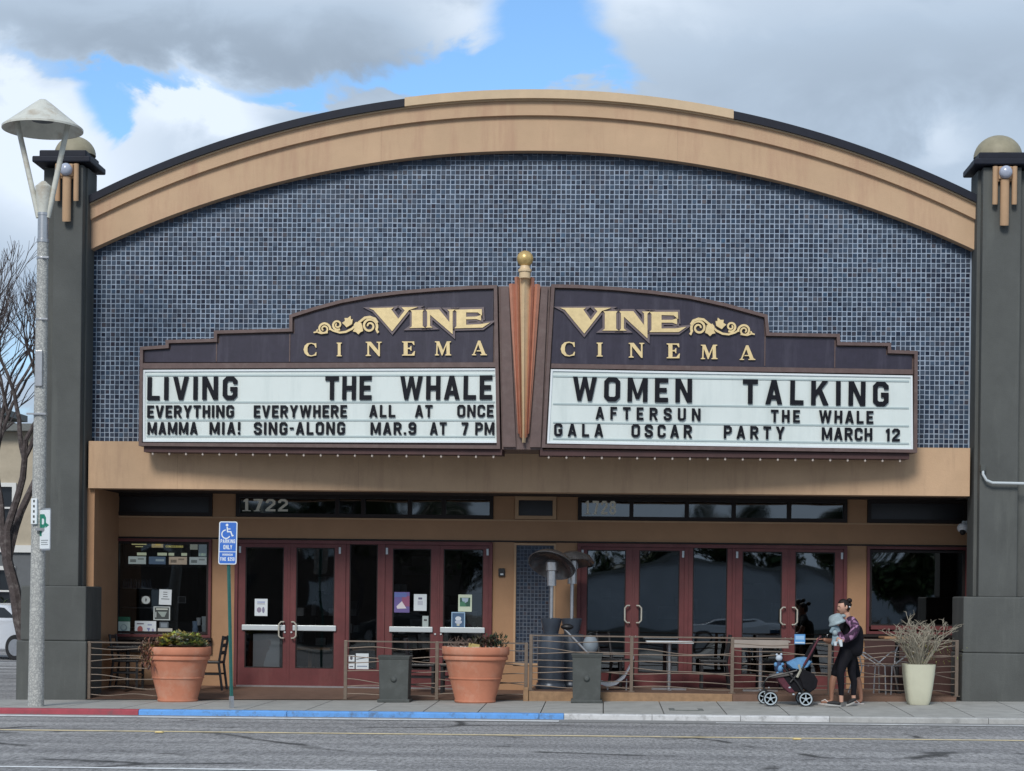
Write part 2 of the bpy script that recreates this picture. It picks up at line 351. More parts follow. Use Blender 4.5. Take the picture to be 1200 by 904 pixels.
# ------------------------------------------------------------------ ground levels
def zb(x): x = max(-9, min(9, x)); return .035+.0127*x
def zc(x): x = max(-9, min(9, x)); return .005+.0048*x
YC = -3.6
def gz(x, y):
    t = max(0, min(1, (y+.85)/(YC+.85))); return zb(x)*(1-t)+zc(x)*t
def zr(x): return zc(x)-.085
def sheet(x0, x1, y0, y1, f, nx=1, ny=1):
    m = MB()
    for i in range(nx):
        for j in range(ny):
            a, b = x0+(x1-x0)*i/nx, x0+(x1-x0)*(i+1)/nx; c, d = y0+(y1-y0)*j/ny, y0+(y1-y0)*(j+1)/ny
            m.poly([(a, c, f(a, c)), (b, c, f(b, c)), (b, d, f(b, d)), (a, d, f(a, d))])
    return m
struct(part('ground', sheet(-700, 700, -700, 900, lambda x, y: -.4), mat('far_ground', (.16, .16, .15), .95, var=.2, scale=.2)))
road = struct(part('road', sheet(-60, 60, -27, YC-.14, lambda x, y: zr(x), 60, 1), M_asph))
struct(part('parking_lot', sheet(-70, -7.7, -.6, 34, lambda x, y: -.088), M_asph))
def stripe(name, x0, x1, y, wd, m, z=.005, jag=0):
    mb = MB(); n = max(1, int((x1-x0)/.5))
    pr = [(y-wd/2, y+wd/2)]
    for i in range(n+1):
        pr.append((y-wd/2+random.uniform(-jag, jag), y+wd/2+random.uniform(-jag, jag)))
    for i in range(n):
        a, b = x0+(x1-x0)*i/n, x0+(x1-x0)*(i+1)/n; p, q = pr[i+1], pr[i+2] if i+2 < len(pr) else pr[i+1]
        mb.poly([(a, p[0], zr(a)+z), (b, q[0], zr(b)+z), (b, q[1], zr(b)+z), (a, p[1], zr(a)+z)])
    return struct(part(name, mb, m))
stripe('road_edge_line', -30, .6, -4.12, .24, M_white, .005, .02)
stripe('road_edge_line', 2.8, 30, -4.12, .10, M_white, .005, .03)
stripe('road_yellow_line', -30, 30, -7.0, .15, M_yellow, .005, .012)
stripe('road_lane_line', -30, -1.0, -12.15, .13, M_white, .005, .01)
# gutter pan
struct(part('gutter', sheet(-60, 60, YC-.75, YC-.15, lambda x, y: zr(x)+.004, 60, 1), mat('gutter_concrete', (.24, .24, .24), .9, var=.2, scale=4, dirt=(.13, .13, .13), dscale=4, damt=.8)))
# sidewalk: base sheet with recessed joints and one part per slab
sw = struct(part('sidewalk', sheet(-40, 40, YC, -.3, lambda x, y: gz(x, y)-.03, 160, 4), M_joint))
xj = [-40+i*.0 for i in range(1)]
x = -18.0
edges = []
pj = [X(p, -2.2, 822) for p in (98, 168, 237, 306, 375, 445, 506, 567, 637, 707, 775, 845, 915, 985, 1053, 1121, 1190)]
d0 = .93
xs = [pj[0]-d0*i for i in range(14, 0, -1)]+pj+[pj[-1]+d0*i for i in range(1, 14)]
for i in range(len(xs)-1):
    a, b = xs[i]+.008, xs[i+1]-.008
    mb = MB(); c, d = YC+.02, -.86 if a > -8.6 else -.5
    vs = []
    for (yy) in (c, (c+d)/2, d):
        for xx in (a, b): vs.append((xx, yy, gz(xx, yy)))
    n = len(mb.v); mb.v += vs+[(p[0], p[1], p[2]-.028) for p in vs]
    mb.f += [(0, 1, 3, 2), (2, 3, 5, 4), (0, 6, 7, 1), (4, 5, 11, 10), (0, 2, 8, 6), (2, 4, 10, 8), (1, 7, 9, 3), (3, 9, 11, 5)]; mb.c += [None]*8
    part('paving_slab', mb, M_conc, sw)
struct(part('sidewalk_apron', sheet(-7.6, 9, -.87, -.3, lambda x, y: gz(x, y)+.002, 20, 1), M_conc))
# curb
curb = bpy.data.objects.new('curb', None); COL.objects.link(curb); struct(curb)
def curb_run(x0, x1, m, n, lab):
    for i in range(n):
        a, b = x0+(x1-x0)*i/n+.004, x0+(x1-x0)*(i+1)/n-.004; mb = MB()
        prof = [(YC, 0), (YC-.12, -.004), (YC-.14, -.02), (YC-.15, -.15), (YC, -.15)]
        q = len(mb.v); k = len(prof)
        for xx in (a, b): mb.v += [(xx, y_, zc(xx)+h) for y_, h in prof]
        mb.f += [tuple(range(k))[::-1], tuple(range(k, 2*k))]+[(j, (j+1) % k, k+(j+1) % k, k+j) for j in range(k)]; mb.c += [None]*(k+2)
        part('curb_stone', mb, m, curb, label=lab)
cxr = X(165, YC, 834); cxb = X(661, YC, 836)
curb_run(-40, cxr, M_red, 13, 'curb stone painted faded red')
jx = [cxr]+[X(p, YC, 834) for p in (338, 632, )]+[cxb]
for a, b in zip(jx[:-1], jx[1:]): curb_run(a, b, M_blue, 1, 'curb stone painted light blue')
curb_run(cxb, X(971, YC, 838), mat('curb_white_worn', (.55, .56, .57), .85, var=.1, scale=6, dirt=(.2, .2, .2), dscale=7, damt=.9), 3, 'curb stone with worn whitish paint')
curb_run(X(971, YC, 838), 40, M_curb, 16, None)
# utility cover
uc = thing('utility_cover', 'small rectangular utility box cover set in the sidewalk near the white curb', 'utility cover', (X(804, -2.7, 829), -2.7, gz(2.6, -2.7)))
ux, uy, uz = uc.location
mb = MB(); mb.box(ux-.25, ux+.25, uy-.24, uy+.24, uz-.02, uz+.006); part('cover_frame', mb, M_edge, uc)
mb = MB(); mb.box(ux-.17, ux+.17, uy-.15, uy+.13, uz-.01, uz+.012); part('cover_plate', mb, M_conc, uc)
for i, (px, py) in enumerate(((187, 858), (934, 867))):
    p = pt(px, py, -7.25); mb = MB(); mb.prism([(-.055, 0), (.055, 0), (.04, .02), (-.04, .02)], lambda a, b, d: (p.x+a, p.y-d+.05, zr(p.x)+.006+b), 0, .1)
    tag(part('road_stud', mb, M_stud, bevel=.006), ['yellow road stud on the yellow line, left of the blue curb middle', 'yellow road stud on the yellow line below the stroller'][i], 'road stud', 'road studs on the yellow line')
# ------------------------------------------------------------------ cinema building
B = thing('cinema_building', 'cinema building with a tan arched parapet over a blue mosaic tile wall and grey pillars', 'building', (0, 3, 0))
WL, WR = -7.27, 7.10
def arch(x, top=9.665, sag=1.71, h=7.2, cx=-.05):
    r = (h*h+sag*sag)/(2*sag); return top-r+math.sqrt(max(0, r*r-(x-cx)**2))
def band(z_lo, z_hi, Y, th, m, name, x0=WL, x1=WR, n=72, smooth=False, label=None):
    mb = MB()
    pts = [x0+(x1-x0)*i/n for i in range(n+1)]
    for i in range(n):
        a, b = pts[i], pts[i+1]
        q = len(mb.v)
        mb.v += [(a, Y, z_lo(a)), (b, Y, z_lo(b)), (b, Y, z_hi(b)), (a, Y, z_hi(a)), (a, Y+th, z_lo(a)), (b, Y+th, z_lo(b)), (b, Y+th, z_hi(b)), (a, Y+th, z_hi(a))]
        F = [(0, 1, 2, 3), (3, 2, 6, 7), (0, 4, 5, 1), (4, 7, 6, 5)]
        if i == 0: F.append((0, 3, 7, 4))
        if i == n-1: F.append((1, 5, 6, 2))
        for f in F: mb.f.append(tuple(q+k for k in f)); mb.c.append(None)
    me = mb.data(name, m); bm = bmesh.new(); bm.from_mesh(me); bmesh.ops.remove_doubles(bm, verts=bm.verts, dist=.0005); bmesh.ops.recalc_face_normals(bm, faces=bm.faces); bm.to_mesh(me); bm.free()
    return part(name, me, m, B, label=label)
A0 = lambda x: arch(x)                      # underside of the coping
lowtop = lambda x: arch(x)-.225
lowbot = lambda x: arch(x, 8.885, 1.60, 7.15)
for nm, lo, hi, Y_, th, n_ in (('arch_band', lowbot, lambda x: lowtop(x)+.003, -.20, .26, 3), ('arch_fascia', lowtop, A0, -.27, .33, 3)):
    for i in range(n_):
        a, b = WL+(WR-WL)*i/n_, WL+(WR-WL)*(i+1)/n_; band(lo, hi, Y_, th, M_tan2, nm, a+(.0008 if i else 0), b-(.0008 if i < n_-1 else 0), 26)
band(lambda x: lowbot(x)+.01, lambda x: A0(x)-.01, -.19, .2, M_joint, 'arch_core')
xa, xb = X(474, -.4, 115), X(860, -.4, 130)
band(lambda x: arch(x)+.002, lambda x: arch(x)+.025, -.31, .4, M_cream, 'coping_lip')
band(lambda x: arch(x)+.025, lambda x: arch(x)+.15, -.36, .75, M_navy, 'coping', WL-.06, xa, 40, label='dark coping on the left of the arch')
band(lambda x: arch(x)+.025, lambda x: arch(x)+.15, -.36, .75, M_navy, 'coping', xb, WR+.04, 40, label='dark coping on the right of the arch')
band(lambda x: arch(x)+.025, lambda x: arch(x)+.165, -.37, .77, M_cream, 'coping', xa, xb, 40, label='cream coping at the crown of the arch')
band(lambda x: 3.6, lambda x: arch(x)-.02, 0.0, .4, M_grout, 'mosaic_wall', WL, WR)
# roof and body behind
mb = MB(); mb.box(-7.6, 7.6, .42, 30, 3.4, 7.3); part('roof', mb, mat('roof_block', (.16, .15, .14), .9), B)
mb = MB(); mb.box(-7.62, -7.42, .8, 30, -.2, 3.4); mb.box(7.42, 7.62, .8, 30, -.2, 3.4); mb.box(-7.42, 7.42, 29.8, 30, -.2, 3.4); part('side_wall', mb, M_green, B)
# mosaic tiles
def tiles(name, x0, x1, zlo, zhi, Y, pitch, tw, parent, cols, edge=None):
    mb = MB(); nx = int((x1-x0)/pitch); i = 0
    xx = x0+pitch/2
    while xx < x1-pitch*.3:
        zz = zlo+pitch/2; j = 0
        while zz+pitch*.5 < zhi(xx)-.0:
            rr = random.random(); dark = ((i+j) % 2 == 0)
            t = (.18 if dark else .52)+random.gauss(0, .13)
            d = zhi(xx)-zz
            if edge and d < .30: t = .40+random.gauss(0, .08)  # top rows muted: shade under the arch band put into the tile colour
            t += .10*math.sin(xx*1.1+.6*zz)*math.sin(zz*1.7-.5*xx)+.06*math.sin(xx*3.1+zz*2.3) if edge else 0
            t = max(0, min(1, t)); c0, c1 = cols
            hue = random.gauss(0, 1)*.05; c = [c0[q]+(c1[q]-c0[q])*t for q in range(3)]; c[0] *= 1+hue*2; c[2] *= 1-hue
            mb.col = tuple(c); h = (tw/2 if not (edge and d < .20) else pitch*.48)*(1+random.uniform(-.06, .06))
            if edge and random.random() < .0: zz += pitch; j += 1; continue
            if random.random() < .05: mb.col = (mb.col[0]*1.35+.006, mb.col[1]*1.02, mb.col[2]*.85)
            ox, oz = random.gauss(0, pitch*.018), random.gauss(0, pitch*.018)
            tx, tz = random.gauss(0, .0010), random.gauss(0, .0010); dp = .006+random.uniform(-.0015, .0015)
            a, b, c_, d_ = xx+ox-h, xx+ox+h, zz+oz-h, zz+oz+h
            q = len(mb.v); g_ = .004
            mb.v += [(a, Y, c_), (b, Y, c_), (b, Y, d_), (a, Y, d_), (a+g_, Y-dp-tx, c_+g_), (b-g_, Y-dp+tx, c_+g_), (b-g_, Y-dp+tx+tz, d_-g_), (a+g_, Y-dp-tx+tz, d_-g_)]
            for f in ((4, 5, 6, 7), (0, 1, 5, 4), (1, 2, 6, 5), (2, 3, 7, 6), (3, 0, 4, 7)): mb.f.append(tuple(q+k for k in f)); mb.c.append(mb.col)
            zz += pitch; j += 1
        xx += pitch; i += 1
    return part(name, mb, M_tile, parent, stuff=True)
tiles('mosaic_tiles', WL+.02, WR-.03, 4.14, lambda x: lowbot(x)+.10, 0, .0785, .0645, B, ((.005, .010, .029), (.068, .104, .158)), True)
# tan fascia over the recess
FZ0, FZ1 = 3.36, 4.125
fcuts = [WL+.09, X(208, -.35, 550), X(420, -.35, 550), X(612, -.35, 550), X(806, -.35, 550), X(1035, -.35, 550), WR-.1]
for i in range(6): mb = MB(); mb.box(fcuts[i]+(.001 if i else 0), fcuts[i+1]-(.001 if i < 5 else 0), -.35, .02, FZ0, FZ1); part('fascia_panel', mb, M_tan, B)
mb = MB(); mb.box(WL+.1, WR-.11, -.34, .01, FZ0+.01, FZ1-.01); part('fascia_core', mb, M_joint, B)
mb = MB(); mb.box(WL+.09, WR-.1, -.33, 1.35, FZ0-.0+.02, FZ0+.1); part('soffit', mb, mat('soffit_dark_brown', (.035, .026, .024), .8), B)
# recess back wall with openings
RY = 1.3
def holes_wall(x0, x1, z0, z1, holes, y0, y1, m, name, parent):
    xs = sorted({x0, x1, *[h[0] for h in holes], *[h[1] for h in holes]}); zs = sorted({z0, z1, *[h[2] for h in holes], *[h[3] for h in holes]})
    ins = lambda a, b: any(h[0] < a < h[1] and h[2] < b < h[3] for h in holes)
    mb = MB()
    for i in range(len(xs)-1):
        for j in range(len(zs)-1):
            a, b, c, d = xs[i], xs[i+1], zs[j], zs[j+1]
            if ins((a+b)/2, (c+d)/2): continue
            mb.poly([(a, y0, c), (b, y0, c), (b, y0, d), (a, y0, d)])
    for a, b, c, d in holes:
        mb.poly([(a, y0, c), (a, y0, d), (a, y1, d), (a, y1, c)]); mb.poly([(b, y0, c), (b, y1, c), (b, y1, d), (b, y0, d)])
        mb.poly([(a, y0, d), (b, y0, d), (b, y1, d), (a, y1, d)]); mb.poly([(a, y0, c), (a, y1, c), (b, y1, c), (b, y0, c)])
    me = mb.data(name, m); return part(name, me, m, parent)
rx = lambda p, py=700: X(p, RY, py)
FL = .10                                     # porch floor level at the doors
zt0, zt1 = 2.99, 3.42                        # transom band
zh = 2.60                                    # door head
A = (rx(275), rx(577)); Cc = (rx(602), rx(651)); D_ = (rx(676), rx(992)); Wl = (rx(133), rx(248)); Wr = (rx(1015), rx(1134))
wz0 = Z(747, RY, 190); wz0r = Z(744, RY, 1075)
holes = [(A[0], A[1], FL, zh), (D_[0], D_[1], FL, zh), (Cc[0], Cc[1], FL+.42, zh), (Wl[0], Wl[1], wz0, zh), (Wr[0], Wr[1], wz0r, zh)]
for h in (A, D_, Cc, Wl, Wr): holes.append((h[0], h[1], zt0, zt1))
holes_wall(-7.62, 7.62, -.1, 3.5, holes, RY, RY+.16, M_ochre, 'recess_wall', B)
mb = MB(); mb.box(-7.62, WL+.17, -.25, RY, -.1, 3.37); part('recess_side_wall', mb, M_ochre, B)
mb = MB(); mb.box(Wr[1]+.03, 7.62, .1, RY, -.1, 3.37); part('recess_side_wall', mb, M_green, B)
mb = MB(); mb.box(-7.18, rx(131), RY-.09, RY-.001, FL, 2.60); part('pilaster', mb, M_ochre_l, B)
# a slim drip line above the doors
mb = MB(); mb.box(-7.15, 7.3, RY-.02, RY-.001, zh+.005, zh+.03); part('wall_moulding', mb, M_dkframe, B)
mb = MB(); mb.box(-7.15, 7.3, RY-.012, RY-.0015, zt0-.03, zt0-.004); part('wall_moulding', mb, M_ochre_l, B)
def frame_rect(a, b, c, d, wd, y0, y1):
    mb = MB(); mb.box(a, a+wd, y0, y1, c, d); mb.box(b-wd, b, y0, y1, c, d); mb.box(a+wd, b-wd, y0, y1, d-wd, d); mb.box(a+wd, b-wd, y0, y1, c, c+wd); return mb
def pane(a, b, c, d, Y, m, parent, name='pane'):
    mb = MB(); mb.poly([(a, Y, c), (b, Y, c), (b, Y, d), (a, Y, d)]); return part(name, mb, m, parent)
# transom windows: frame with panes
def transom(x0, x1, cuts, m=M_glass_t, trim=False):
    f = part('transom_window', frame_rect(x0+.005, x1-.005, zt0+.005, zt1-.04, .06, RY-.03, RY+.10), M_dkframe if not trim else M_ochre_l, B)
    z0, z1 = zt0+.065, zt1-.10; xs = [x0+.065]+cuts+[x1-.065]
    for i in range(len(xs)-1):
        a, b = xs[i]+(.035 if i else 0), xs[i+1]-(.035 if i < len(xs)-2 else 0)
        pane(a, b, z0, z1, RY+.05, m, f)
    for c in cuts:
        mb = MB(); mb.box(c-.034, c+.034, RY-.02, RY+.09, z0, z1); part('mullion', mb, M_dkframe, f)
    return f
M_solid_t = mat('dark_spandrel_panel', (.018, .019, .024), .3, var=.15, scale=3)
transom(Wl[0], Wl[1], [], M_solid_t); transom(Wr[0], Wr[1], [], M_solid_t); transom(Cc[0], Cc[1], [], M_solid_t, True)
ta = transom(A[0], A[1], [rx(395, 600), rx(405, 600)+.3, rx(480, 600), rx(520, 600)])
td = transom(D_[0], D_[1], [rx(740, 600), rx(805, 600), rx(860, 600), rx(925, 600)])
# window blinds: pale strips behind the transoms, as the photo shows
# ---- doors
def window_panel(parent, x0, x1, z0, z1, gx0, gx1, gz0, gz1, y0, y1, m=M_maroon, gm=M_glass, name='door', bev=.006):
    """a leaf or fixed light with a real opening and a recessed pane"""
    mb = MB(); mb.box(x0, gx0, y0, y1, z0, z1); mb.box(gx1, x1, y0, y1, z0, z1); mb.box(gx0, gx1, y0, y1, gz1, z1); mb.box(gx0, gx1, y0, y1, z0, gz0)
    o = part(name, mb, m, parent)
    b = .018; mb = MB(); mb.box(gx0, gx0+b, y0+.012, y1, gz0, gz1); mb.box(gx1-b, gx1, y0+.012, y1, gz0, gz1); mb.box(gx0+b, gx1-b, y0+.012, y1, gz1-b, gz1); mb.box(gx0+b, gx1-b, y0+.012, y1, gz0, gz0+b)
    part('glazing_bead', mb, M_dkframe, o)
    pane(gx0+.01, gx1-.01, gz0+.01, gz1-.01, (y0+y1)/2+.005, gm, o, 'glass')
    return o
def pull(parent, x, z0, z1, y, sgn):
    mb = MB(); w_ = .075*sgn
    mb.tube([(x, y, z0), (x, y-.07, z0), (x+w_*.5, y-.085, z0+.0), (x+w_, y-.085, z0+.04), (x+w_, y-.085, z1-.04), (x+w_*.5, y-.085, z1), (x, y-.07, z1), (x, y, z1)], .014, 8)
    part('handle', mb, M_chr, parent, smooth=True)
zg_top_a, zg_bot = Z(642, RY, 360), Z(784, RY, 400)
zg_top_b = Z(646, RY, 830)
def screws(parent, pts, Y):
    for (x_, z_) in pts:
        mb = MB(); mb.box(x_-.018, x_+.018, Y-.012, Y, z_-.055, z_+.055); part('hinge', mb, M_silver, parent)
for gi, (G, leafs, gmat, gt) in enumerate(((A, [(279, 337, 287.5, 332.5, 'L'), (340, 400, 347, 392, 'R'), (405, 447, 409.5, 442.5, 'F'), (451, 513, 460, 505, 'L'), (515, 573, 519.5, 566, 'R')], M_glass, zg_top_a),
                                       (D_, [(680, 741, 687.5, 733, 'L'), (743, 802, 748.5, 796, 'R'), (806, 858, 811.5, 852, 'F'), (861, 923, 869.5, 916, 'L'), (925, 988, 931.5, 978, 'R')], M_glass_r, zg_top_b))):
    fr = part('door_frame', frame_rect(G[0]+.004, G[1]-.004, FL-.02, zh-.004, .055, RY-.06, RY+.12), M_maroon, B, label='maroon door frame left of the patio heaters' if gi == 0 else 'maroon door frame right of the patio heaters')
    # posts between the leaves
    for i in range(4):
        a, b = rx(leafs[i][1]), rx(leafs[i+1][0])
        mb = MB(); mb.box(a-.002, b+.002, RY-.045 if i in (1, 2) else RY-.03, RY+.1, FL, zh-.06); part('mullion', mb, M_maroon, fr)
    for i, (a, b, g0, g1, kd) in enumerate(leafs):
        lab = ('fixed side light between the two pairs of doors' if kd == 'F' else None)
        o = window_panel(B, rx(a)+.004, rx(b)-.004, FL, zh-.062, rx(g0), rx(g1), zg_bot, gt+(.07 if kd == 'F' else 0), RY-.025, RY+.035, gm=gmat, name='side_light' if kd == 'F' else 'door')
        if lab: o['label'] = lab
        gx0, gx1 = rx(g0), rx(g1)
        if kd != 'F':
            if gi == 0:
                zb0, zb1 = Z(741, RY, 450), Z(735, RY, 450)
                mb = MB(); mb.box(gx0-.045, gx1+.04, RY-.065, RY-.03, zb0+.005, zb1+.012); part('push_bar', mb, M_silver, o, bevel=.01)
            if (gi == 0 and i < 2) or gi == 1:
                hx = rx(b)-.05 if kd == 'L' else rx(a)+.05
                pull(o, hx, Z(748 if gi == 0 else 731, RY, 340 if gi == 0 else 830), Z(729 if gi == 0 else 711, RY, 340 if gi == 0 else 830), RY-.027, -1 if kd == 'L' else 1)
            mb = MB(); mb.lathe([(.016, 0), (.016, .02)], (0, 0, 0), 12, Matrix.Translation((rx(b)-.035 if kd == 'L' else rx(a)+.035, RY-.027, FL+.93)) @ Matrix.Rotation(R(90), 4, 'X')); part('lock', mb, M_silver, o)
            screws(o, [(rx(b)-.03 if kd == 'R' else rx(a)+.03, zh-.17)], RY-.026)
for G in (A, D_): mb = MB(); mb.box(G[0]+.06, G[1]-.06, RY-.09, RY-.0, FL-.02, FL+.022); part('threshold', mb, M_steel, B)
# ---- shop windows
def shop_window(W, z0, gz0, gz1, lab, gm):
    o = part('shop_window', frame_rect(W[0]+.004, W[1]-.004, z0+.004, zh-.004, .045, RY-.055, RY+.1), M_maroon, B, label=lab)
    mb = MB(); mb.box(W[0]-.06, W[1]+.02, RY-.12, RY-.003, z0-.045, z0-.002); part('sill', mb, M_dkframe, o)
    mb = frame_rect(W[0]+.05, W[1]-.05, gz0-.03, gz1+.012, .04, RY-.02, RY+.08); part('glazing_bead', mb, M_dkframe, o)
    if gz0-.01 > z0+.09: mb = MB(); mb.box(W[0]+.08, W[1]-.08, RY-.03, RY+.1, z0+.08, gz0-.012); part('bottom_rail', mb, M_maroon, o)
    pane(W[0]+.09, W[1]-.09, gz0, gz1, RY+.03, gm, o, 'glass'); return o
shop_window(Wl, wz0, wz0+.09, zh-.06, 'large cafe window with menu boards behind the glass', M_glass)
shop_window(Wr, wz0r, wz0r+.16, zh-.075, 'large dark window beside the right pillar', M_glass_r)
# dark wall base under the left window, bench under right window
mb = MB(); mb.box(Wl[0]+.02, Wl[1]+.02, RY-.06, RY-.002, FL+.55, wz0-.05); part('window_apron', mb, M_dkframe, B)
mb = MB(); mb.box(Wr[0]-.02, Wr[1]+.02, RY-.05, RY-.002, FL, wz0r-.05); part('window_apron', mb, mat('dark_brown_apron', (.05, .02, .018), .6, var=.2), B)
# centre mosaic panel
cp = part('tile_panel_frame', frame_rect(Cc[0], Cc[1], FL+.42, zh-.01, .035, RY-.02, RY+.05), M_ochre_l, B)
mb = MB(); mb.box(Cc[0]+.03, Cc[1]-.03, RY+.012, RY+.04, FL+.44, zh-.03); part('tile_panel', mb, mat('dark_grout', (.10, .12, .155), .8), B)
tiles('mosaic_tiles', Cc[0]+.04, Cc[1]-.04, FL+.46, lambda x: zh-.04, RY+.012, .062, .05, B, ((.012, .018, .035), (.045, .06, .09)))
# porch floor and timber deck
struct(part('porch_floor', sheet(-7.3, X(617, -.9, 815), -.86, RY+.01, lambda x, y: (gz(x, -.86)+.012)*(RY-y)/2.16+FL*(y+.86)/2.16, 12, 2), M_porch))
dx0, dx1 = X(620, -.95, 812), X(1121, -.88, 812)
dk = struct(part('deck', sheet(dx0, dx1, -.88, RY+.01, lambda x, y: .155, 2, 2), M_porch))
for i in range(14):
    a = -.88+i*.155; mb = MB(); mb.box(dx0+.01, dx1, a+.004, a+.151, .157, .19); part('deck_board', mb, M_porch, dk)
xe_ = X(858, -.9, 812); mb = MB(); mb.box(dx0-.01, xe_, -.95, -.89, -.05, .188); part('edge_board', mb, M_deckw, dk, bevel=.006)
mb = MB(); mb.box(xe_+.004, X(1120, -.9, 812), -.945, -.89, -.05, .175); part('edge_board', mb, M_porch, dk, bevel=.006)
mb = MB(); mb.box(dx0-.09, dx0-.012, -1.0, -.88, -.05, .25); part('end_block', mb, M_deckw, dk, bevel=.006)
# ---- pillars
def pillar(cx_l, cx_r, fx0, fx1, side, px0, px1, pleft, lab):
    """grey pillar: stepped shaft, cap, dome; side = -1 left"""
    zc0 = Z(190, -.70, 80) if side < 0 else Z(193, -.70, 1165)
    base = Z(687, -.6, 60) if side < 0 else Z(699, -.6, 1165)
    P = MB(); P.box(fx0, fx1, -.60, -.3, 1.76, zc0-.02)
    o = part('pillar', P, M_green, B, label=lab, bevel=.015)
    S_ = MB(); S_.box(cx_l, cx_r, -.42, .12, 1.765, zc0-.03); part('shaft_step', S_, M_green, o, bevel=.012)
    for k, (z0, z1, gx) in enumerate(((-.2, .885, .06), (.885, 1.765, 0))):
        Q = MB(); Q.box(px0-gx*(1 if side < 0 else .2), px1+gx*.3, -.85-gx*.2, .1, z0, z1-.004); part('pedestal_block', Q, M_green, o, bevel=.02)
        Q = MB(); Q.box(px0-gx, px1, -.845, .09, z1-.003, z1+.004)
    # cap slabs
    C0, C1 = cx_l-.02, cx_r+.02
    Q = MB()
    for q, (e, h0, h1) in enumerate(((.09, 0, .10), (.0, .10, .215))):
        Q.box(C0-e, C1+e, -.62-e, .16+e, zc0+h0, zc0+h1)
    part('cap', Q, M_navy, o, bevel=.02)
    dcx = (fx0+fx1)/2; rad = (cx_r-cx_l)*.455
    Q = MB(); Q.lathe([(rad*math.cos(R(a)), rad*math.sin(R(a))*.92) for a in range(0, 91, 9)], (dcx, -.23, zc0+.215), 36); part('dome', Q, M_dome, o, smooth=True)
    # light fixture
    lx = dcx+(.02 if side > 0 else -.0); Yf = -.60
    Q = MB(); Q.box(lx-.17, lx+.17, Yf-.07, Yf, zc0-.26, zc0-.02); Q.box(lx-.10, lx+.10, Yf-.12, Yf-.07, zc0-.23, zc0-.03)
    f_ = part('light_fixture', Q, M_ochre_l, o, bevel=.012)
    for dx, ln, r_ in ((0, .95, .07), (-.15, .62, .042), (.15, .62, .042)):
        Q = MB(); Q.tube([(lx+dx, Yf-.085, zc0-.03 if dx else zc0-.24), (lx+dx, Yf-.085, zc0-ln+.04), (lx+dx, Yf-.075, zc0-ln)], r_, 12); part('fixture_tube', Q, M_ochre_l, o, smooth=True)
    Q = MB(); Q.lathe([(.10, 0), (.10, .05), (.085, .085), (.05, .105), (.001, .115)], (0, 0, 0), 24, Matrix.Translation((lx, Yf-.12, zc0-.13)) @ Matrix.Rotation(R(90), 4, 'X')); part('lamp_lens', Q, M_bulbw, o, smooth=True)
    return o
pillar(X(49, -.42, 400), X(101, -.42, 400), X(61, -.6, 400), X(95, -.6, 400), -1, X(24, -.85, 720), X(100.5, -.85, 720), 0, 'left grey pillar behind the lamp post')
pillar(X(1143.5, -.42, 400), X(1206, -.42, 400), X(1150, -.6, 400), X(1195, -.6, 400), 1, X(1129, -.85, 720), X(1222, -.85, 720), 0, 'right grey pillar at the edge of the photo')
# conduit handrail on right pillar
cpt = [pt(1152, 549, -.66), pt(1152, 556, -.70), pt(1156, 563, -.70), pt(1163, 566, -.70), pt(1230, 567.5, -.70)]
mb = MB(); mb.tube(cpt, .022, 8); part('conduit', mb, M_silver, B, smooth=True)
p = pt(1151.5, 549, -.64); mb = MB(); mb.box(p.x-.04, p.x+.04, p.y-.06, p.y+.05, p.z-.05, p.z+.05); part('conduit_box', mb, M_pedb, B, bevel=.01)
# security camera dome (own thing)
p = pt(1129, 619, .9); sc_ = thing('security_camera', 'white dome security camera under the fascia beside the right pillar', 'camera', p)
mb = MB(); mb.box(p.x-.02, p.x+.2, p.y-.05, p.y+.05, p.z+.02, p.z+.12); part('bracket', mb, M_silver, sc_, bevel=.01)
mb = MB(); mb.ball(p, .105, 16, 10, (1, 1, .85)); part('housing', mb, mat('camera_white', (.85, .87, .9), .3), sc_, smooth=True)
mb = MB(); mb.ball(p+Vector((-.02, -.05, -.065)), .055, 14, 8); part('lens_dome', mb, M_dark, sc_, smooth=True)
# keypad
p = pt(588, 671, RY); kp = thing('card_reader', 'small black card reader box on the ochre wall left of the tile panel', 'card reader', p)
mb = MB(); mb.box(p.x-.055, p.x+.055, RY-.05, RY-.002, p.z-.07, p.z+.07); part('reader_case', mb, M_blk, kp, bevel=.01)
mb = MB(); mb.box(p.x-.02, p.x+.03, RY-.058, RY-.048, p.z-.045, p.z-.02); part('reader_label', mb, M_paper, kp)
# ------------------------------------------------------------------ interior behind the glass
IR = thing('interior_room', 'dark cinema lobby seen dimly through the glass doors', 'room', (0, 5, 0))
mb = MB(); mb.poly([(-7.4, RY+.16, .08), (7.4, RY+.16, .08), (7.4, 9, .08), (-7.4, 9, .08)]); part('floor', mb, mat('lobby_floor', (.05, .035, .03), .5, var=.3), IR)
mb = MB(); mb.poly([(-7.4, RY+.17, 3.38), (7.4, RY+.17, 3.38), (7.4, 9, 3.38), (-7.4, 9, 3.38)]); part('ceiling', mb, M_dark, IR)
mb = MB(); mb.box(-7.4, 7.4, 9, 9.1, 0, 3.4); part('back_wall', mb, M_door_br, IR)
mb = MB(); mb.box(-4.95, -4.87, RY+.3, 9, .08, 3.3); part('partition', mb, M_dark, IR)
mb = MB(); mb.box(-7.1, -5.3, 3.2, 3.8, .08, 1.15); part('counter', mb, M_intg, IR, bevel=.02)
mb = MB()
for i in range(40):
    q = random.uniform(-4.5, 6.8); zz = random.choice((.5, .9, 1.3, 1.7, 2.1)); h = random.uniform(.12, .4); mb.box(q, q+random.uniform(.05, .5), 5.9, 6.2, zz, zz+h)
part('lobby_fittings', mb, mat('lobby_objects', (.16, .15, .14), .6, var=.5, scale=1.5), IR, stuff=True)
mb = MB()
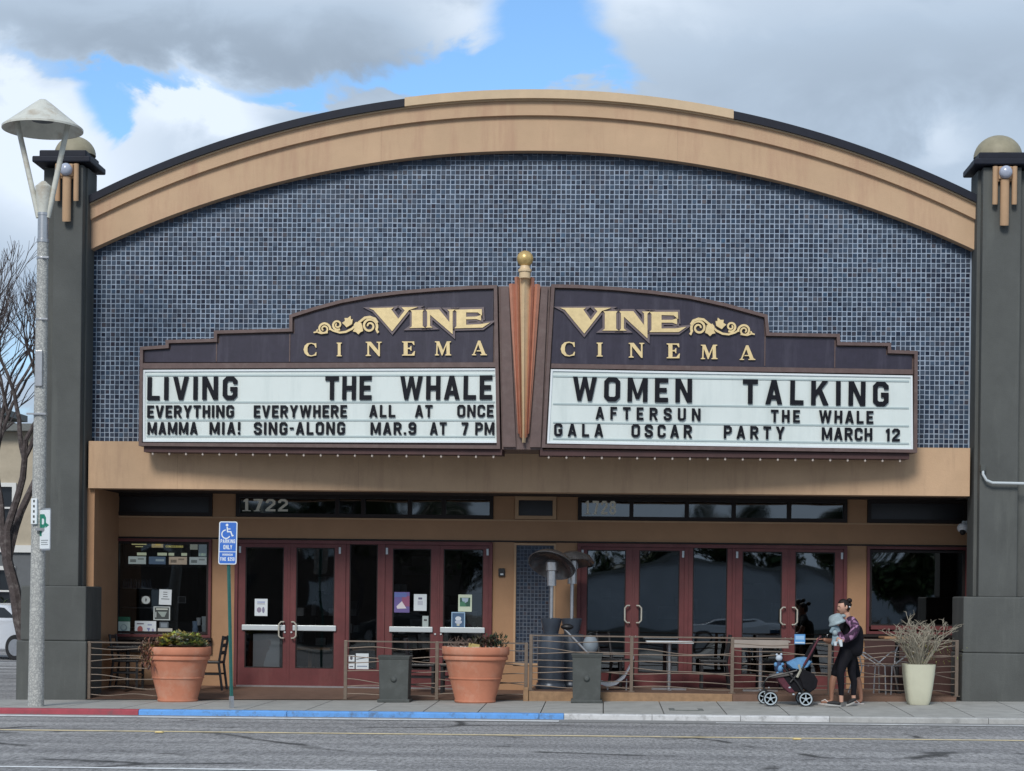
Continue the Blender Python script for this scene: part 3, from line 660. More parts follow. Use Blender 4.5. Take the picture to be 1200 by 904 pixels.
for zz in (1.74, 1.4, 1.05): mb.box(X(143, 2.2), X(180, 2.2), 2.1, 2.4, zz, zz+.02)
part('shelf', mb, M_steel, IR)
mb = MB(); rq = random.Random(5)
for i in range(34):
    q = rq.uniform(-4.6, -1.0); zz = rq.choice((.75, .8, 1.0, 1.3, 1.75)); h = rq.uniform(.05, .30); yy = rq.uniform(2.3, 4.2); mb.box(q, q+rq.uniform(.04, .28), yy, yy+.2, zz, zz+h)
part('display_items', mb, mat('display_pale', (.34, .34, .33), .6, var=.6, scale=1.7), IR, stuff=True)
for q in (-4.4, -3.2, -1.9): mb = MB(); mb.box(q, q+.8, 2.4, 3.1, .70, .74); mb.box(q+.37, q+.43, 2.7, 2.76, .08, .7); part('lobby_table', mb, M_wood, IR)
# bottles on the shelf, machine
mb = MB()
for i in range(11):
    q = X(144+i*3.2, 2.2); mb.lathe([(.028, 0), (.03, .09), (.012, .13), (.012, .16)], (q, 2.2+random.uniform(-.05, .05), 1.76), 8)
part('shelf_bottles', mb, M_heater, IR, smooth=True, stuff=True)
mb = MB(); mb.box(rx(296.5), rx(328), RY+.045, RY+.4, FL+.27, Z(743, RY+.05, 310)); part('grey_cabinet', mb, mat('cabinet_grey', (.55, .57, .58), .6, var=.05), IR, bevel=.01)
# hanging menu board and other things in the left window
# ------------------------------------------------------------------ glyphs (height 1)
t_ = .19
def _st(x, z0=0, z1=1): return [(x, z0), (x+t_, z0), (x+t_, z1), (x, z1)]
GL = {  # width, ribbons (centre lines), polygons
 'I': (.2, [], [_st(0)]), 'L': (.56, [[(.1, 1), (.1, .09), (.56, .09)]], []),
 'T': (.62, [[(0, .91), (.62, .91)], [(.31, .83), (.31, 0)]], []),
 'H': (.64, [[(.1, 0), (.1, 1)], [(.54, 0), (.54, 1)], [(.19, .5), (.45, .5)]], []),
 'E': (.56, [[(.56, .91), (.1, .91), (.1, .09), (.56, .09)], [(.19, .5), (.5, .5)]], []),
 'F': (.54, [[(.54, .91), (.1, .91), (.1, 0)], [(.19, .5), (.48, .5)]], []),
 'A': (.70, [], [[(0, 0), (.2, 0), (.43, 1), (.25, 1)], [(.5, 0), (.7, 0), (.45, 1), (.27, 1)], [(.16, .2), (.54, .2), (.5, .37), (.2, .37)]]),
 'V': (.70, [], [[(0, 1), (.2, 1), (.43, 0), (.25, 0)], [(.5, 1), (.7, 1), (.45, 0), (.27, 0)]]),
 'N': (.70, [], [_st(0), _st(.51), [(.02, 1), (.21, 1), (.68, 0), (.49, 0)]]),
 'M': (.84, [], [_st(0), _st(.65), [(.04, 1), (.2, 1), (.49, .12), (.35, .12)], [(.64, 1), (.80, 1), (.49, .12), (.35, .12)]]),
 'W': (1.0, [], [[(0, 1), (.19, 1), (.37, 0), (.2, 0)], [(.21, 0), (.36, 0), (.58, 1), (.42, 1)], [(.42, 1), (.58, 1), (.79, 0), (.64, 0)], [(.63, 0), (.8, 0), (1, 1), (.81, 1)]]),
 'Y': (.70, [], [[(0, 1), (.21, 1), (.45, .4), (.25, .4)], [(.49, 1), (.7, 1), (.45, .4), (.25, .4)], [(.25, 0), (.45, 0), (.45, .44), (.25, .44)]]),
 'K': (.72, [], [_st(0), [(.19, .33), (.19, .6), (.47, 1), (.7, 1)], [(.3, .5), (.5, 0), (.73, 0), (.43, .66)]]),
 'R': (.66, [[(.1, 0), (.1, .91), (.42, .91), (.55, .8), (.55, .6), (.42, .49), (.15, .49)]], [[(.28, .42), (.46, .42), (.68, 0), (.47, 0)]]),
 'P': (.64, [[(.1, 0), (.1, .91), (.42, .91), (.55, .8), (.55, .56), (.42, .44), (.15, .44)]], []),
 'S': (.66, [[(.56, .68), (.56, .8), (.45, .91), (.21, .91), (.1, .8), (.1, .64), (.2, .54), (.46, .46), (.56, .36), (.56, .2), (.45, .09), (.21, .09), (.1, .2), (.1, .32)]], []),
 'C': (.64, [[(.55, .66), (.55, .8), (.44, .91), (.21, .91), (.1, .8), (.1, .2), (.21, .09), (.44, .09), (.55, .2), (.55, .34)]], []),
 'G': (.66, [[(.56, .68), (.56, .8), (.45, .91), (.21, .91), (.1, .8), (.1, .2), (.21, .09), (.45, .09), (.56, .2), (.56, .46), (.34, .46)]], []),
 'O': (.68, [[(.1, .2), (.1, .8), (.21, .91), (.47, .91), (.58, .8), (.58, .2), (.47, .09), (.21, .09), 'c']], []),
 'U': (.66, [[(.1, 1), (.1, .2), (.21, .09), (.45, .09), (.56, .2), (.56, 1)]], []),
 'D': (.66, [[(.1, .09), (.1, .91), (.4, .91), (.56, .76), (.56, .24), (.4, .09), 'c']], []),
 'B': (.64, [[(.1, .09), (.1, .91), (.42, .91), (.53, .82), (.53, .62), (.42, .51), (.15, .51)], [(.1, .09), (.43, .09), (.55, .2), (.55, .4), (.43, .51)]], []),
 'X': (.7, [], [[(0, 1), (.22, 1), (.7, 0), (.48, 0)], [(.48, 1), (.7, 1), (.22, 0), (0, 0)]]),
 '!': (.2, [], [_st(0, .32, 1), _st(0, 0, .19)]), '-': (.32, [], [[(0, .42), (.32, .42), (.32, .58), (0, .58)]]), '.': (.2, [], [_st(0, 0, .19)]),
 '9': (.64, [[(.54, .5), (.21, .5), (.1, .61), (.1, .8), (.21, .91), (.43, .91), (.54, .8), (.54, .2), (.43, .09), (.21, .09), (.1, .2), (.1, .3)]], []),
 '7': (.58, [[(0, .91), (.5, .91)]], [[(.12, 0), (.33, 0), (.58, .9), (.58, 1), (.37, .9)]]), '1': (.3, [], [[(.11, 0), (.3, 0), (.3, 1), (.15, 1), (0, .86), (0, .72), (.11, .78)]]),
 '2': (.62, [[(.1, .68), (.1, .8), (.2, .91), (.42, .91), (.53, .8), (.53, .62), (.1, .17)], [(0, .09), (.62, .09)]], []),
 '5': (.62, [[(.58, .91), (.14, .91), (.12, .56), (.42, .56), (.53, .45), (.53, .2), (.42, .09), (.2, .09), (.08, .2)]], []),
 '0': (.62, [[(.1, .2), (.1, .8), (.2, .91), (.42, .91), (.52, .8), (.52, .2), (.42, .09), (.2, .09), 'c']], []),
 '8': (.64, [[(.12, .2), (.12, .4), (.22, .51), (.42, .51), (.53, .4), (.53, .2), (.42, .09), (.22, .09), 'c'], [(.14, .62), (.14, .82), (.23, .91), (.41, .91), (.51, .82), (.51, .62), (.41, .51), (.23, .51), 'c']], []),
 '$': (.66, [[(.56, .70), (.56, .78), (.45, .87), (.21, .87), (.1, .78), (.1, .64), (.2, .54), (.46, .46), (.56, .36), (.56, .22), (.45, .13), (.21, .13), (.1, .22), (.1, .3)], [(.33, 1.06), (.33, -.06)]], []),
}
def glyph(mb, ch, f, d0, d1, tt=t_):
    w_, rib, pol = GL[ch]; e = 0.0
    for r_ in rib:
        cl_ = r_[-1] == 'c'; mb.ribbon(r_[:-1] if cl_ else r_, tt, f, d0, d1+e, closed=cl_); e += (d1-d0)*.04
    for p_ in pol:
        a = sum(p_[i][0]*p_[(i+1) % len(p_)][1]-p_[(i+1) % len(p_)][0]*p_[i][1] for i in range(len(p_)))
        mb.prism(p_ if a > 0 else p_[::-1], f, d0, d1+e, back=False); e += (d1-d0)*.04
GM = {}
def glyph_mesh(ch, m, depth, tt=t_):
    k = (ch, m.name, depth, tt)
    if k not in GM:
        mb = MB(); glyph(mb, ch, lambda a, b, d: (a, -d, b), 0, depth, tt); GM[k] = mb.data('letter', m)
    return GM[k]
class Plane:
    """a vertical plane through two plan points; s runs left to right, d is towards the street"""
    def __init__(s, a, b):
        s.a = Vector((a[0], a[1])); v = Vector((b[0], b[1]))-s.a; s.len = v.length; s.e = v.normalized(); s.n = Vector((s.e.y, -s.e.x))
    def f(s, u, z, d=0): p = s.a+s.e*u+s.n*d; return (p.x, p.y, z)
    def uv(s, px, py):
        r_ = ray(px, py); den = r_.x*s.n.x+r_.y*s.n.y; q = s.a-Vector((CAM.x, CAM.y)); t = (q.x*s.n.x+q.y*s.n.y)/den
        P = CAM+r_*t; return ((Vector((P.x, P.y))-s.a).dot(s.e), P.z)
    def rz(s): return math.atan2(s.e.y, s.e.x)
def line_text(text, pl, x0, x1, ytop, ybot, m, parent, depth=.02, tt=t_, d=0.0, nudge=0):
    """letters of one word as separate parts, spread between two surveyed ends; y given at the word's middle"""
    xm = (x0+x1)/2; s0, zb_ = pl.uv(x0, ybot); s1, _ = pl.uv(x1, ybot); _, zt = pl.uv(xm, ytop); _, zb_ = pl.uv(xm, ybot)
    h = zt-zb_; ws = [GL[c][0] for c in text]
    tot = sum(ws)*h; k = 1.0
    gap = (s1-s0-tot)/max(1, len(text)-1)
    if gap < .16*h: k = (s1-s0)/((sum(ws)+.16*(len(text)-1))*h); gap = .16*h*k
    s = s0
    for c in text:
        o = bpy.data.objects.new('letter', glyph_mesh(c, m, depth/h, tt)); link(o, parent)
        o.location = pl.f(s, zb_, d); o.rotation_euler = (0, random.uniform(-.008, .008), pl.rz()); o.scale = (h*k, h, h)
        s += GL[c][0]*h*k+gap
def flat_text(mb, text, f, x, z, h, d0, d1, gap=.18, tt=.2, width=None):
    ws = sum(GL[c][0] if c != ' ' else .45 for c in text)+gap*(len(text)-1); k = 1.0
    if width: k = width/(ws*h)
    for c in text:
        if c != ' ': glyph(mb, c, lambda a, b, d: f(x+a*h*k, z+b*h, d), d0, d1, tt)
        x += ((GL[c][0] if c != ' ' else .45)+gap)*h*k
# ------------------------------------------------------------------ marquee
MQ = thing('cinema_marquee', 'cinema marquee with white letter boards, dark purple headers and a gold ball finial', 'marquee', (0, -1, 3.9))
PLn = Plane((X(165, -.78, 500), -.78), (X(585, -1.38, 500), -1.38))
PRn = Plane((X(636, -1.38, 500), -1.38), (X(1074, -.78, 500), -.78))
def mirror_panel(pl, outline, board, head_bottom, head, dividers, inner_edge):
    C = lambda pts: [pl.uv(*p) for p in pts]
    o = C(outline)
    mb = MB(); mb.prism(o, pl.f, -.30, -.03); cab = part('cabinet', mb, M_brownf, MQ)
    mb = MB(); mb.ribbon(o, .052, pl.f, -.04, .045, closed=True, side=1 if pl is PRn else 1); part('frame', mb, M_brownf, cab)
    hb = C(head); mb = MB(); mb.prism(hb, pl.f, -.04, -.005); hd = part('header_panel', mb, M_purple, MQ)
    b = C(board); mb = MB(); mb.prism(b, pl.f, -.04, 0.0); bd = part('letter_board', mb, M_board, MQ)
    # raised lip round the board
    mb = MB(); mb.ribbon(b, .03, pl.f, 0, .02, closed=True, side=1); part('board_lip', mb, M_signw, bd)
    mb = MB(); q = C(head_bottom); mb.prism(q, pl.f, -.03, .04); part('frame_bar', mb, M_brownf, cab)
    for (x_, y0, y1) in dividers:
        (s0, z0), (s1, z1) = pl.uv(x_, y0), pl.uv(x_, y1); mb = MB(); mb.prism([(s0-.008, z0), (s0+.008, z0), (s0+.008, z1), (s0-.008, z1)], pl.f, -.01, .005); part('divider', mb, M_brownf, hd)
    return cab, hd, bd
arcL = [(339.7, 369.6), (370, 360), (400, 352), (435, 345.5), (469.5, 341.3), (510, 338), (550, 335.6), (583, 334.7)]
outL = [(163.5, 523), (586.5, 526.5), (583, 334.7)]+arcL[-2::-1]+[(339.7, 385.4), (251.5, 388), (251.5, 397.5), (195, 399), (195, 405), (165, 407)]
hdL = [(169, 424.5), (577.5, 424.8), (578.3, 340.5), (550, 341), (510, 343.5), (469.5, 347), (435, 351.5), (400, 358), (370, 366), (345, 374), (345, 391), (257, 393.5), (257, 402.5), (200, 404), (200, 409.5), (169, 411.5)]
cabL, headL, brdL = mirror_panel(PLn, outL, [(168, 518), (585, 519.3), (582.3, 432), (168, 433.8)], [(168, 432.6), (582, 430.8), (581, 425.2), (168, 426.2)], hdL, [(254, 393.5, 424), (339.8, 391.5, 424)], None)
arcR = [(646, 333.8), (680, 334.6), (719.5, 336.8), (765, 341.2), (809, 347), (850, 356), (899, 369.6)]
outR = [(634.6, 525), (1074, 531), (1074.7, 411.8), (1043.6, 410.7), (1043.6, 402.3), (984, 401.4), (983.5, 391.8), (901, 390.3)]+arcR[::-1]
hdR = [(646, 426), (1068.5, 433.2), (1068.8, 417), (1038.5, 416), (1038.5, 407.5), (978.6, 406.6), (978.2, 397), (896, 395.5), (895, 374), (850, 362), (809, 352.6), (765, 346.7), (719.5, 342.4), (680, 340.4), (650.5, 339.6)]
cabR, headR, brdR = mirror_panel(PRn, outR, [(641, 519.9), (1069.6, 526.9), (1069, 440.5), (645.5, 433)], [(645.5, 431.8), (1069, 439.2), (1069, 433.6), (646, 426.6)], hdR, [(896.5, 395, 429), (978.5, 399, 431)], None)
for pl, bd, x0, x1, ys in ((PLn, brdL, 172, 580, ((440.2, 440.0), (471.6, 471.4), (492.6, 492.8), (511.3, 512))), (PRn, brdR, 648, 1065, ((441, 447), (473.5, 478.5), (495.3, 499.5), (514.3, 520)))):
    for ya, yb in ys:
        a, b = pl.uv(x0, ya), pl.uv(x1, yb); mb = MB()
        mb.prism([(a[0], a[1]-.012), (b[0], b[1]-.012), (b[0], b[1]+.012), (a[0], a[1]+.012)], pl.f, 0, .012); part('rail', mb, M_rail, bd)
LB = .012
for w_, a, b, c, d in (('LIVING', 173, 278.5, 442, 469), ('THE', 381.5, 435.7, 441.2, 468.8), ('WHALE', 469, 577, 440.8, 468.6)): line_text(w_, PLn, a, b, c, d, M_black, brdL, d=LB)
for w_, a, b, c, d in (('EVERYTHING', 173, 274.6, 475.4, 489.8), ('EVERYWHERE', 297.8, 406.8, 475.3, 489.6), ('ALL', 433, 463.5, 475, 489.2), ('AT', 486.5, 507, 475, 489.2), ('ONCE', 536, 578.5, 474.8, 489)): line_text(w_, PLn, a, b, c, d, M_black, brdL, d=LB)
for w_, a, b, c, d in (('MAMMA', 173.3, 232, 495, 509.5), ('MIA!', 246, 282, 495, 509.5), ('SING-ALONG', 297.8, 404.7, 495, 509.6), ('MAR.9', 434.5, 488, 495.2, 509.7), ('AT', 504, 523.6, 495.2, 509.8), ('7', 541, 549, 495.3, 509.9), ('PM', 557, 579.5, 495.3, 509.9)): line_text(w_, PLn, a, b, c, d, M_black, brdL, d=LB)
for w_, a, b, c, d in (('WOMEN', 670.8, 810.6, 443, 471), ('TALKING', 870, 1041, 446.5, 475)): line_text(w_, PRn, a, b, c, d, M_black, brdR, d=LB)
for w_, a, b, c, d in (('AFTERSUN', 697.7, 820.5, 478, 492.5), ('THE', 903, 937, 480.8, 495.2), ('WHALE', 959.4, 1023, 481.6, 496.3)): line_text(w_, PRn, a, b, c, d, M_black, brdR, d=LB)
for w_, a, b, c, d in (('GALA', 649, 706.7, 496.8, 511.8), ('OSCAR', 739.5, 810.6, 498, 513), ('PARTY', 847.7, 919, 499.8, 514.6), ('MARCH', 962.6, 1021.8, 501.6, 516.3), ('12', 1037.6, 1054, 502.6, 517.4)): line_text(w_, PRn, a, b, c, d, M_black, brdR, d=LB)
# raised gold lettering: outlines surveyed in the frame (px = bx + u/sc)
def poly_letter(pl, pts, base, sc, parent, m=M_gold, d1=.045, d0=.008, name='letter', e=0):
    P = [pl.uv(base[0]+u/sc, base[1]+v/sc) for u, v in pts]
    a = sum(P[i][0]*P[(i+1) % len(P)][1]-P[(i+1) % len(P)][0]*P[i][1] for i in range(len(P)))
    if a < 0: P = P[::-1]
    mb = MB(); mb.prism(P, pl.f, d0, d1+e)
    o = part(name, mb, m, parent)
    # darker bevelled rim just behind the face
    cx_ = sum(p[0] for p in P)/len(P); cz_ = sum(p[1] for p in P)/len(P)
    return o
def rim(pl, pts, base, sc, parent, wd=.035):
    P = [pl.uv(base[0]+u/sc, base[1]+v/sc) for u, v in pts]
    a = sum(P[i][0]*P[(i+1) % len(P)][1]-P[(i+1) % len(P)][0]*P[i][1] for i in range(len(P)))
    if a < 0: P = P[::-1]
    mb = MB(); mb.ribbon(P, wd, pl.f, .0, .028, closed=True, side=-1); part('letter_rim', mb, M_gbev, parent)
VINE = [[(74, 99), (214, 99), (200, 109), (240, 166), (276, 118), (258, 99), (350, 99), (300, 116), (205, 238), (100, 110)],
        [(308, 117), (384, 117), (377, 128), (377, 212), (390, 222), (302, 222), (316, 212), (316, 128)],
        [(394, 117), (470, 117), (528, 193), (528, 130), (516, 119), (560, 119), (546, 131), (546, 264), (419, 147), (419, 212), (434, 222), (394, 222), (403, 212), (403, 129)],
        [(558, 121), (710, 121), (712, 160), (688, 140), (622, 138), (622, 164), (680, 164), (706, 156), (706, 188), (680, 179), (622, 179), (622, 211), (700, 210), (758, 201), (715, 230), (556, 230), (568, 218), (568, 133)]]
for i, g in enumerate(VINE): o = poly_letter(PRn, g, (640, 340), 4.615, headR); rim(PRn, g, (640, 340), 4.615, o)
# left copy: V from x 400..., surveyed separately by an affine fit
def fitL(u, v): return (433+(u-74)*.2076, 361.9+(v-99)*.199-(u-74)/684*3.6)
for g in VINE:
    pts = [fitL(u, v) for u, v in g]
    o = poly_letter(PLn, pts, (0, 0), 1, headL); rim(PLn, pts, (0, 0), 1, o)
# serif capitals, unit box y down 0..1
SER = {
 'C': (1.0, [[(.97, .02), (.99, .36), (.93, .36), (.82, .14), (.60, .06), (.40, .12), (.30, .35), (.30, .65), (.42, .88), (.62, .94), (.84, .86), (.95, .68), (1.0, .70), (.97, .94), (.82, .96), (.60, 1.01), (.30, .97), (.08, .78), (0, .5), (.08, .22), (.28, .04), (.58, -.01), (.84, .05)]]),
 'I': (.44, [[(0, 0), (.44, 0), (.44, .05), (.34, .10), (.34, .90), (.44, .95), (.44, 1), (0, 1), (0, .95), (.10, .90), (.10, .10), (0, .05)]]),
 'N': (1.12, [[(0, 0), (.36, 0), (.88, .62), (.88, .10), (.76, .05), (.76, 0), (1.12, 0), (1.12, .05), (.99, .10), (.99, 1.02), (.90, 1.02), (.24, .24), (.24, .90), (.36, .95), (.36, 1), (0, 1), (0, .95), (.12, .90), (.12, .10), (0, .05)]]),
 'E': (.92, [[(0, 0), (.86, 0), (.88, .26), (.83, .26), (.70, .09), (.40, .08), (.40, .45), (.55, .44), (.62, .32), (.67, .32), (.67, .66), (.62, .66), (.55, .54), (.40, .53), (.40, .92), (.68, .91), (.86, .68), (.92, .68), (.88, 1), (0, 1), (0, .95), (.12, .90), (.12, .10), (0, .05)]]),
 'M': (1.26, [[(0, 0), (.34, 0), (.63, .64), (.92, 0), (1.24, 0), (1.24, .05), (1.13, .10), (1.15, .90), (1.26, .95), (1.26, 1), (.80, 1), (.80, .95), (.90, .90), (.89, .26), (.58, 1), (.52, 1), (.22, .26), (.20, .90), (.32, .95), (.32, 1), (0, 1), (0, .95), (.10, .90), (.13, .10), (0, .05)]]),
 'A': (1.12, [[(.46, -.02), (.62, -.02), (1.0, .90), (1.12, .95), (1.12, 1), (.62, 1), (.62, .95), (.73, .91), (.66, .73), (.34, .73), (.36, .66), (.63, .66), (.47, .26), (.19, .91), (.32, .95), (.32, 1), (0, 1), (0, .95), (.10, .90)]]),
}
for pl, hd, lst in ((PLn, headL, (('C', 356.3, 371.5, 402.3, 418), ('I', 395, 401, 402, 418), ('N', 429, 447.8, 401, 417.6), ('E', 471.5, 486.8, 400.6, 417.2), ('M', 510, 529.2, 400.5, 417), ('A', 553.4, 571, 400, 416.8))),
                    (PRn, headR, (('C', 656.9, 673.6, 401, 418), ('I', 699, 706, 402, 418.3), ('N', 736.5, 754.8, 402.3, 419.5), ('E', 781, 796.5, 403, 420.3), ('M', 821, 840.5, 404.5, 421.3), ('A', 866.4, 884.8, 405.5, 422.3)))):
    for ch, x0, x1, y0, y1 in lst:
        wd, polys = SER[ch]
        for pts in polys: poly_letter(pl, [(x0+u/wd*(x1-x0), y0+v*(y1-y0)) for u, v in pts], (0, 0), 1, hd, d1=.03)
# vine flourish: spirals, tendril and leaves
def flourish(pl, hd, flip, ox, oy, slope):
    def q(u, v):
        u2 = (u-950)*(-1 if flip else 1); return pl.uv(ox+u2/4.615, oy+(v-200)/4.615+slope*u2/4.615)
    def sp(c, r0, r1, a0, turns, n=26, dirn=1): return [(c[0]+(r0+(r1-r0)*i/n)*math.cos(a0+dirn*turns*2*math.pi*i/n), c[1]+(r0+(r1-r0)*i/n)*math.sin(a0+dirn*turns*2*math.pi*i/n)) for i in range(n+1)]
    rr = [ (sp((824, 206), 42, 10, R(150), 1.6, 30, 1)[::1], .040), (sp((998, 200), 28, 7, R(120), 1.5, 22, -1), .034), (sp((1070, 222), 34, 8, R(170), 1.7, 26, 1), .034),
           ([(782, 190), (795, 168), (822, 158), (850, 162), (885, 190), (920, 222), (952, 238), (985, 242), (1020, 232), (1036, 222)], .042), ([(1050, 240), (1085, 246), (1110, 238), (1126, 242)], .03), ([(786, 225), (780, 240), (774, 236)], .035), ([(1110, 238), (1104, 225)], .03)]
    mb = MB(); e = 0
    for pts, t in rr:
        P = [Vector(q(*p)) for p in pts]; mb.ribbon(P, t, pl.f, .008, .030+e, taper=lambda k: 1.0-.35*k); e += .0015
    for pts in ([(862, 212), (868, 190), (884, 192), (896, 184), (908, 198), (905, 222), (914, 236), (896, 240), (884, 252), (872, 240), (858, 234)], [(918, 196), (914, 170), (924, 172), (926, 152), (940, 164), (958, 164), (956, 180), (972, 190), (958, 202), (948, 214), (934, 206)]):
        P = [q(*p) for p in pts]; a = sum(P[i][0]*P[(i+1) % len(P)][1]-P[(i+1) % len(P)][0]*P[i][1] for i in range(len(P)))
        mb.prism(P if a > 0 else P[::-1], pl.f, .008, .034+e); e += .001
    part('vine_ornament', mb, M_gold, hd)
flourish(PRn, headR, False, 640+950/4.615, 340+200/4.615, 0)
flourish(PLn, headL, True, 406.3, 381.2, 0)
# centre spine
Yc_ = -1.40
fz = fac(Yc_)
mb = MB(); q = [(X(584, Yc_, 335), Z(335, Yc_)), (X(588, Yc_, 526), Z(526.5, Yc_)), (X(636, Yc_, 526), Z(526.5, Yc_)), (X(645, Yc_, 335), Z(335, Yc_))]
mb.prism(q, fz, -.9, -.05); spn = part('spine', mb, M_brownf, MQ)
for pts in ([(587, 337), (596, 337), (604.5, 524), (589.5, 524)], [(634.5, 337), (642, 337), (633.5, 524), (621, 524)]):
    mb = MB(); mb.prism([(X(a, Yc_, b), Z(b, Yc_)) for a, b in pts], fz, -.06, .0); part('spine_panel', mb, M_brownf, spn)
for pts, dd, m in (([(596.4, 333), (603.4, 333), (609, 509), (606.8, 508)], .05, M_orange), ([(603, 325), (609.2, 325), (611.8, 514), (608.8, 512)], .08, M_orange),
                   ([(626.6, 333), (633.4, 334), (620.3, 508), (618.2, 509)], .05, M_orange), ([(620.6, 325), (626.4, 326), (618.2, 512), (615.6, 514)], .08, M_orange)):
    # folded blade: ridge towards the street
    a, b, c, d = [(X(u, Yc_, v), Z(v, Yc_)) for u, v in pts]; mb = MB()
    rt = ((a[0]+b[0])/2, (a[1]+b[1])/2); rb = ((c[0]+d[0])/2, (c[1]+d[1])/2); f0 = lambda p, k: (p[0], Yc_-k, p[1])
    mb.poly([f0(a, .0), f0(d, .0), f0(rb, dd), f0(rt, dd)]); mb.poly([f0(rt, dd), f0(rb, dd), f0(c, .0), f0(b, .0)]); mb.poly([f0(a, 0), f0(rt, dd), f0(b, 0)]); mb.poly([f0(d, 0), f0(c, 0), f0(rb, dd)])
    part('fin', mb, m, spn)
a, b, c, d = [(X(u, Yc_-.1, v), Z(v, Yc_-.1)) for u, v in ((608.8, 318), (621.2, 318), (615.6, 518.5), (611.6, 518.5))]
mb = MB(); rt = ((a[0]+b[0])/2, (a[1]+b[1])/2); rb = ((c[0]+d[0])/2, c[1])
for P in ([(*a, .02), (*d, .02), (*rb, .12), (*rt, .13)], [(*rt, .13), (*rb, .12), (*c, .02), (*b, .02)], [(*a, .02), (*rt, .13), (*b, .02)], [(*d, .02), (*c, .02), (*rb, .12)]): mb.poly([(p[0], Yc_-p[2], p[1]) for p in P])
part('centre_fin', mb, M_goldfin, spn)
bc = pt(615.3, 303.7, Yc_-.12)
mb = MB(); mb.lathe([(.088, -.30), (.088, -.20), (.105, -.20), (.105, -.165), (.08, -.15), (.07, -.1)], bc, 24); part('finial_collar', mb, M_goldfin, spn, smooth=True)
mb = MB(); mb.ball(bc, .128, 28, 18); part('finial_ball', mb, M_gold2, spn, smooth=True)
# soffit tray and bulbs under each cabinet
for pl, x0, x1, y0, y1 in ((PLn, 168, 588, 524.6, 528.2), (PRn, 633, 1066, 528.6, 533)):
    a, b = pl.uv(x0, y0), pl.uv(x1, y1)
    mb = MB(); mb.prism([(a[0], a[1]-.07), (b[0], b[1]-.07), (b[0], b[1]+.02), (a[0], a[1]+.02)], pl.f, -.30, -.02); tr = part('bulb_tray', mb, mat('tray_red_brown', (.06, .025, .025), .6, var=.2), MQ)
    n = 21; me = None
    for i in range(n):
        u = a[0]+(b[0]-a[0])*(i+.5)/n; zz = a[1]+(b[1]-a[1])*(i+.5)/n-.07
        if me is None: k = MB(); k.ball((0, 0, -.03), .019, 8, 6, (1, 1, 1.3)); k.lathe([(.013, 0), (.013, -.02)], (0, 0, 0), 8); me = k.data('bulb', M_bulb); me.shade_smooth()
        o = bpy.data.objects.new('bulb', me); link(o, tr); p = pl.f(u, zz+.005, -.06); o.location = p
# ------------------------------------------------------------------ street number lettering on the transoms
M_num = mat('number_grey_vinyl', (.85, .82, .70), .5, var=.1, scale=20)
def number(txt, x0, x1, y0, y1, par):
    sx0, sx1 = X(x0, RY+.03, y1), X(x1, RY+.03, y1); z0, z1 = Z(y1, RY+.03, x0), Z(y0, RY+.03, x0); h = z1-z0; w_ = (sx1-sx0)/len(txt)
    for i, c in enumerate(txt):
        mb = MB(); gw = GL[c][0]; k = (w_*.80/.62 if c != '1' else w_*.8/.62)/h
        glyph(mb, c, lambda a, b, d: (sx0+w_*i+(w_*.4-gw*h*k/2)+a*h*k, RY+.045-d, z0+b*h), 0, .004, .17)
        if c in '17':
            for (u0, u1) in (((-.06, .46),) if c == '1' else ((.02, .42),)):
                mb.box(sx0+w_*i+(w_*.4-gw*h*k/2)+u0*h*k, sx0+w_*i+(w_*.4-gw*h*k/2)+u1*h*k, RY+.040, RY+.0447, z0, z0+.07*h)
        part('number_digit', mb, M_num, par)
number('1722', 282, 340, 584.6, 599.2, ta); number('1728', 684, 724, 586.8, 603, td)
# ------------------------------------------------------------------ papers, posters and boards on the glass
def poster(px0, py0, px1, py1, Y, label, cat='poster', base=(.62, .68, .72), shapes=(), frame=None, tilt=0, group=None, name='poster'):
    a = pt((px0+px1)/2, (py0+py1)/2, Y); w_ = X(px1, Y, py1)-X(px0, Y, py1); h = Z(py0, Y, px0)-Z(py1, Y, px0)
    t = thing(name, label, cat, (a.x, a.y, a.z-h/2), group)
    F = lambda u, v, d: (a.x+(u-.5)*w_*math.cos(tilt)-(v-.5)*h*math.sin(tilt), Y-d, a.z+(v-.5)*h*math.cos(tilt)+(u-.5)*w_*math.sin(tilt))
    mb = MB(); mb.prism([(0, 0), (1, 0), (1, 1), (0, 1)], F, 0, .004); part('sheet', mb, mat('print_%d_%d_%d' % tuple(int(c*100) for c in base), base, .7, var=.05), t)
    for i, (col, pts) in enumerate(shapes):
        mb = MB(); P = pts
        ar = sum(P[i2][0]*P[(i2+1) % len(P)][1]-P[(i2+1) % len(P)][0]*P[i2][1] for i2 in range(len(P)))
        mb.prism(P if ar > 0 else P[::-1], F, .004, .0052+.0006*i, back=False); part('print', mb, mat('print_%d_%d_%d' % tuple(int(c*100) for c in col), col, .7), t)
    if frame: mb = MB(); mb.ribbon([(0, 0), (1, 0), (1, 1), (0, 1)], .07, F, 0, .012, closed=True, side=1); part('frame', mb, mat('print_frame_%d_%d_%d' % tuple(int(c*100) for c in frame), frame, .5), t)
    return t, F
def rc(x0, y0, x1, y1): return [(x0, y0), (x1, y0), (x1, y1), (x0, y1)]
def disc(cx_, cy_, rx_, ry_, n=14): return [(cx_+rx_*math.cos(2*math.pi*i/n), cy_+ry_*math.sin(2*math.pi*i/n)) for i in range(n)]
K = (.03, .035, .05); W_ = (.7, .74, .78)
YG = RY-.012
poster(298.5, 702, 313.5, 722, YG, 'white flyer with a small drawing taped inside the leftmost door pane', shapes=((( .2, .25, .5), rc(.2, .78, .8, .84)), ((.3, .3, .35), rc(.2, .68, .8, .73)), ((.25, .22, .3), disc(.35, .35, .18, .16)), ((.2, .2, .3), disc(.68, .35, .1, .18))))
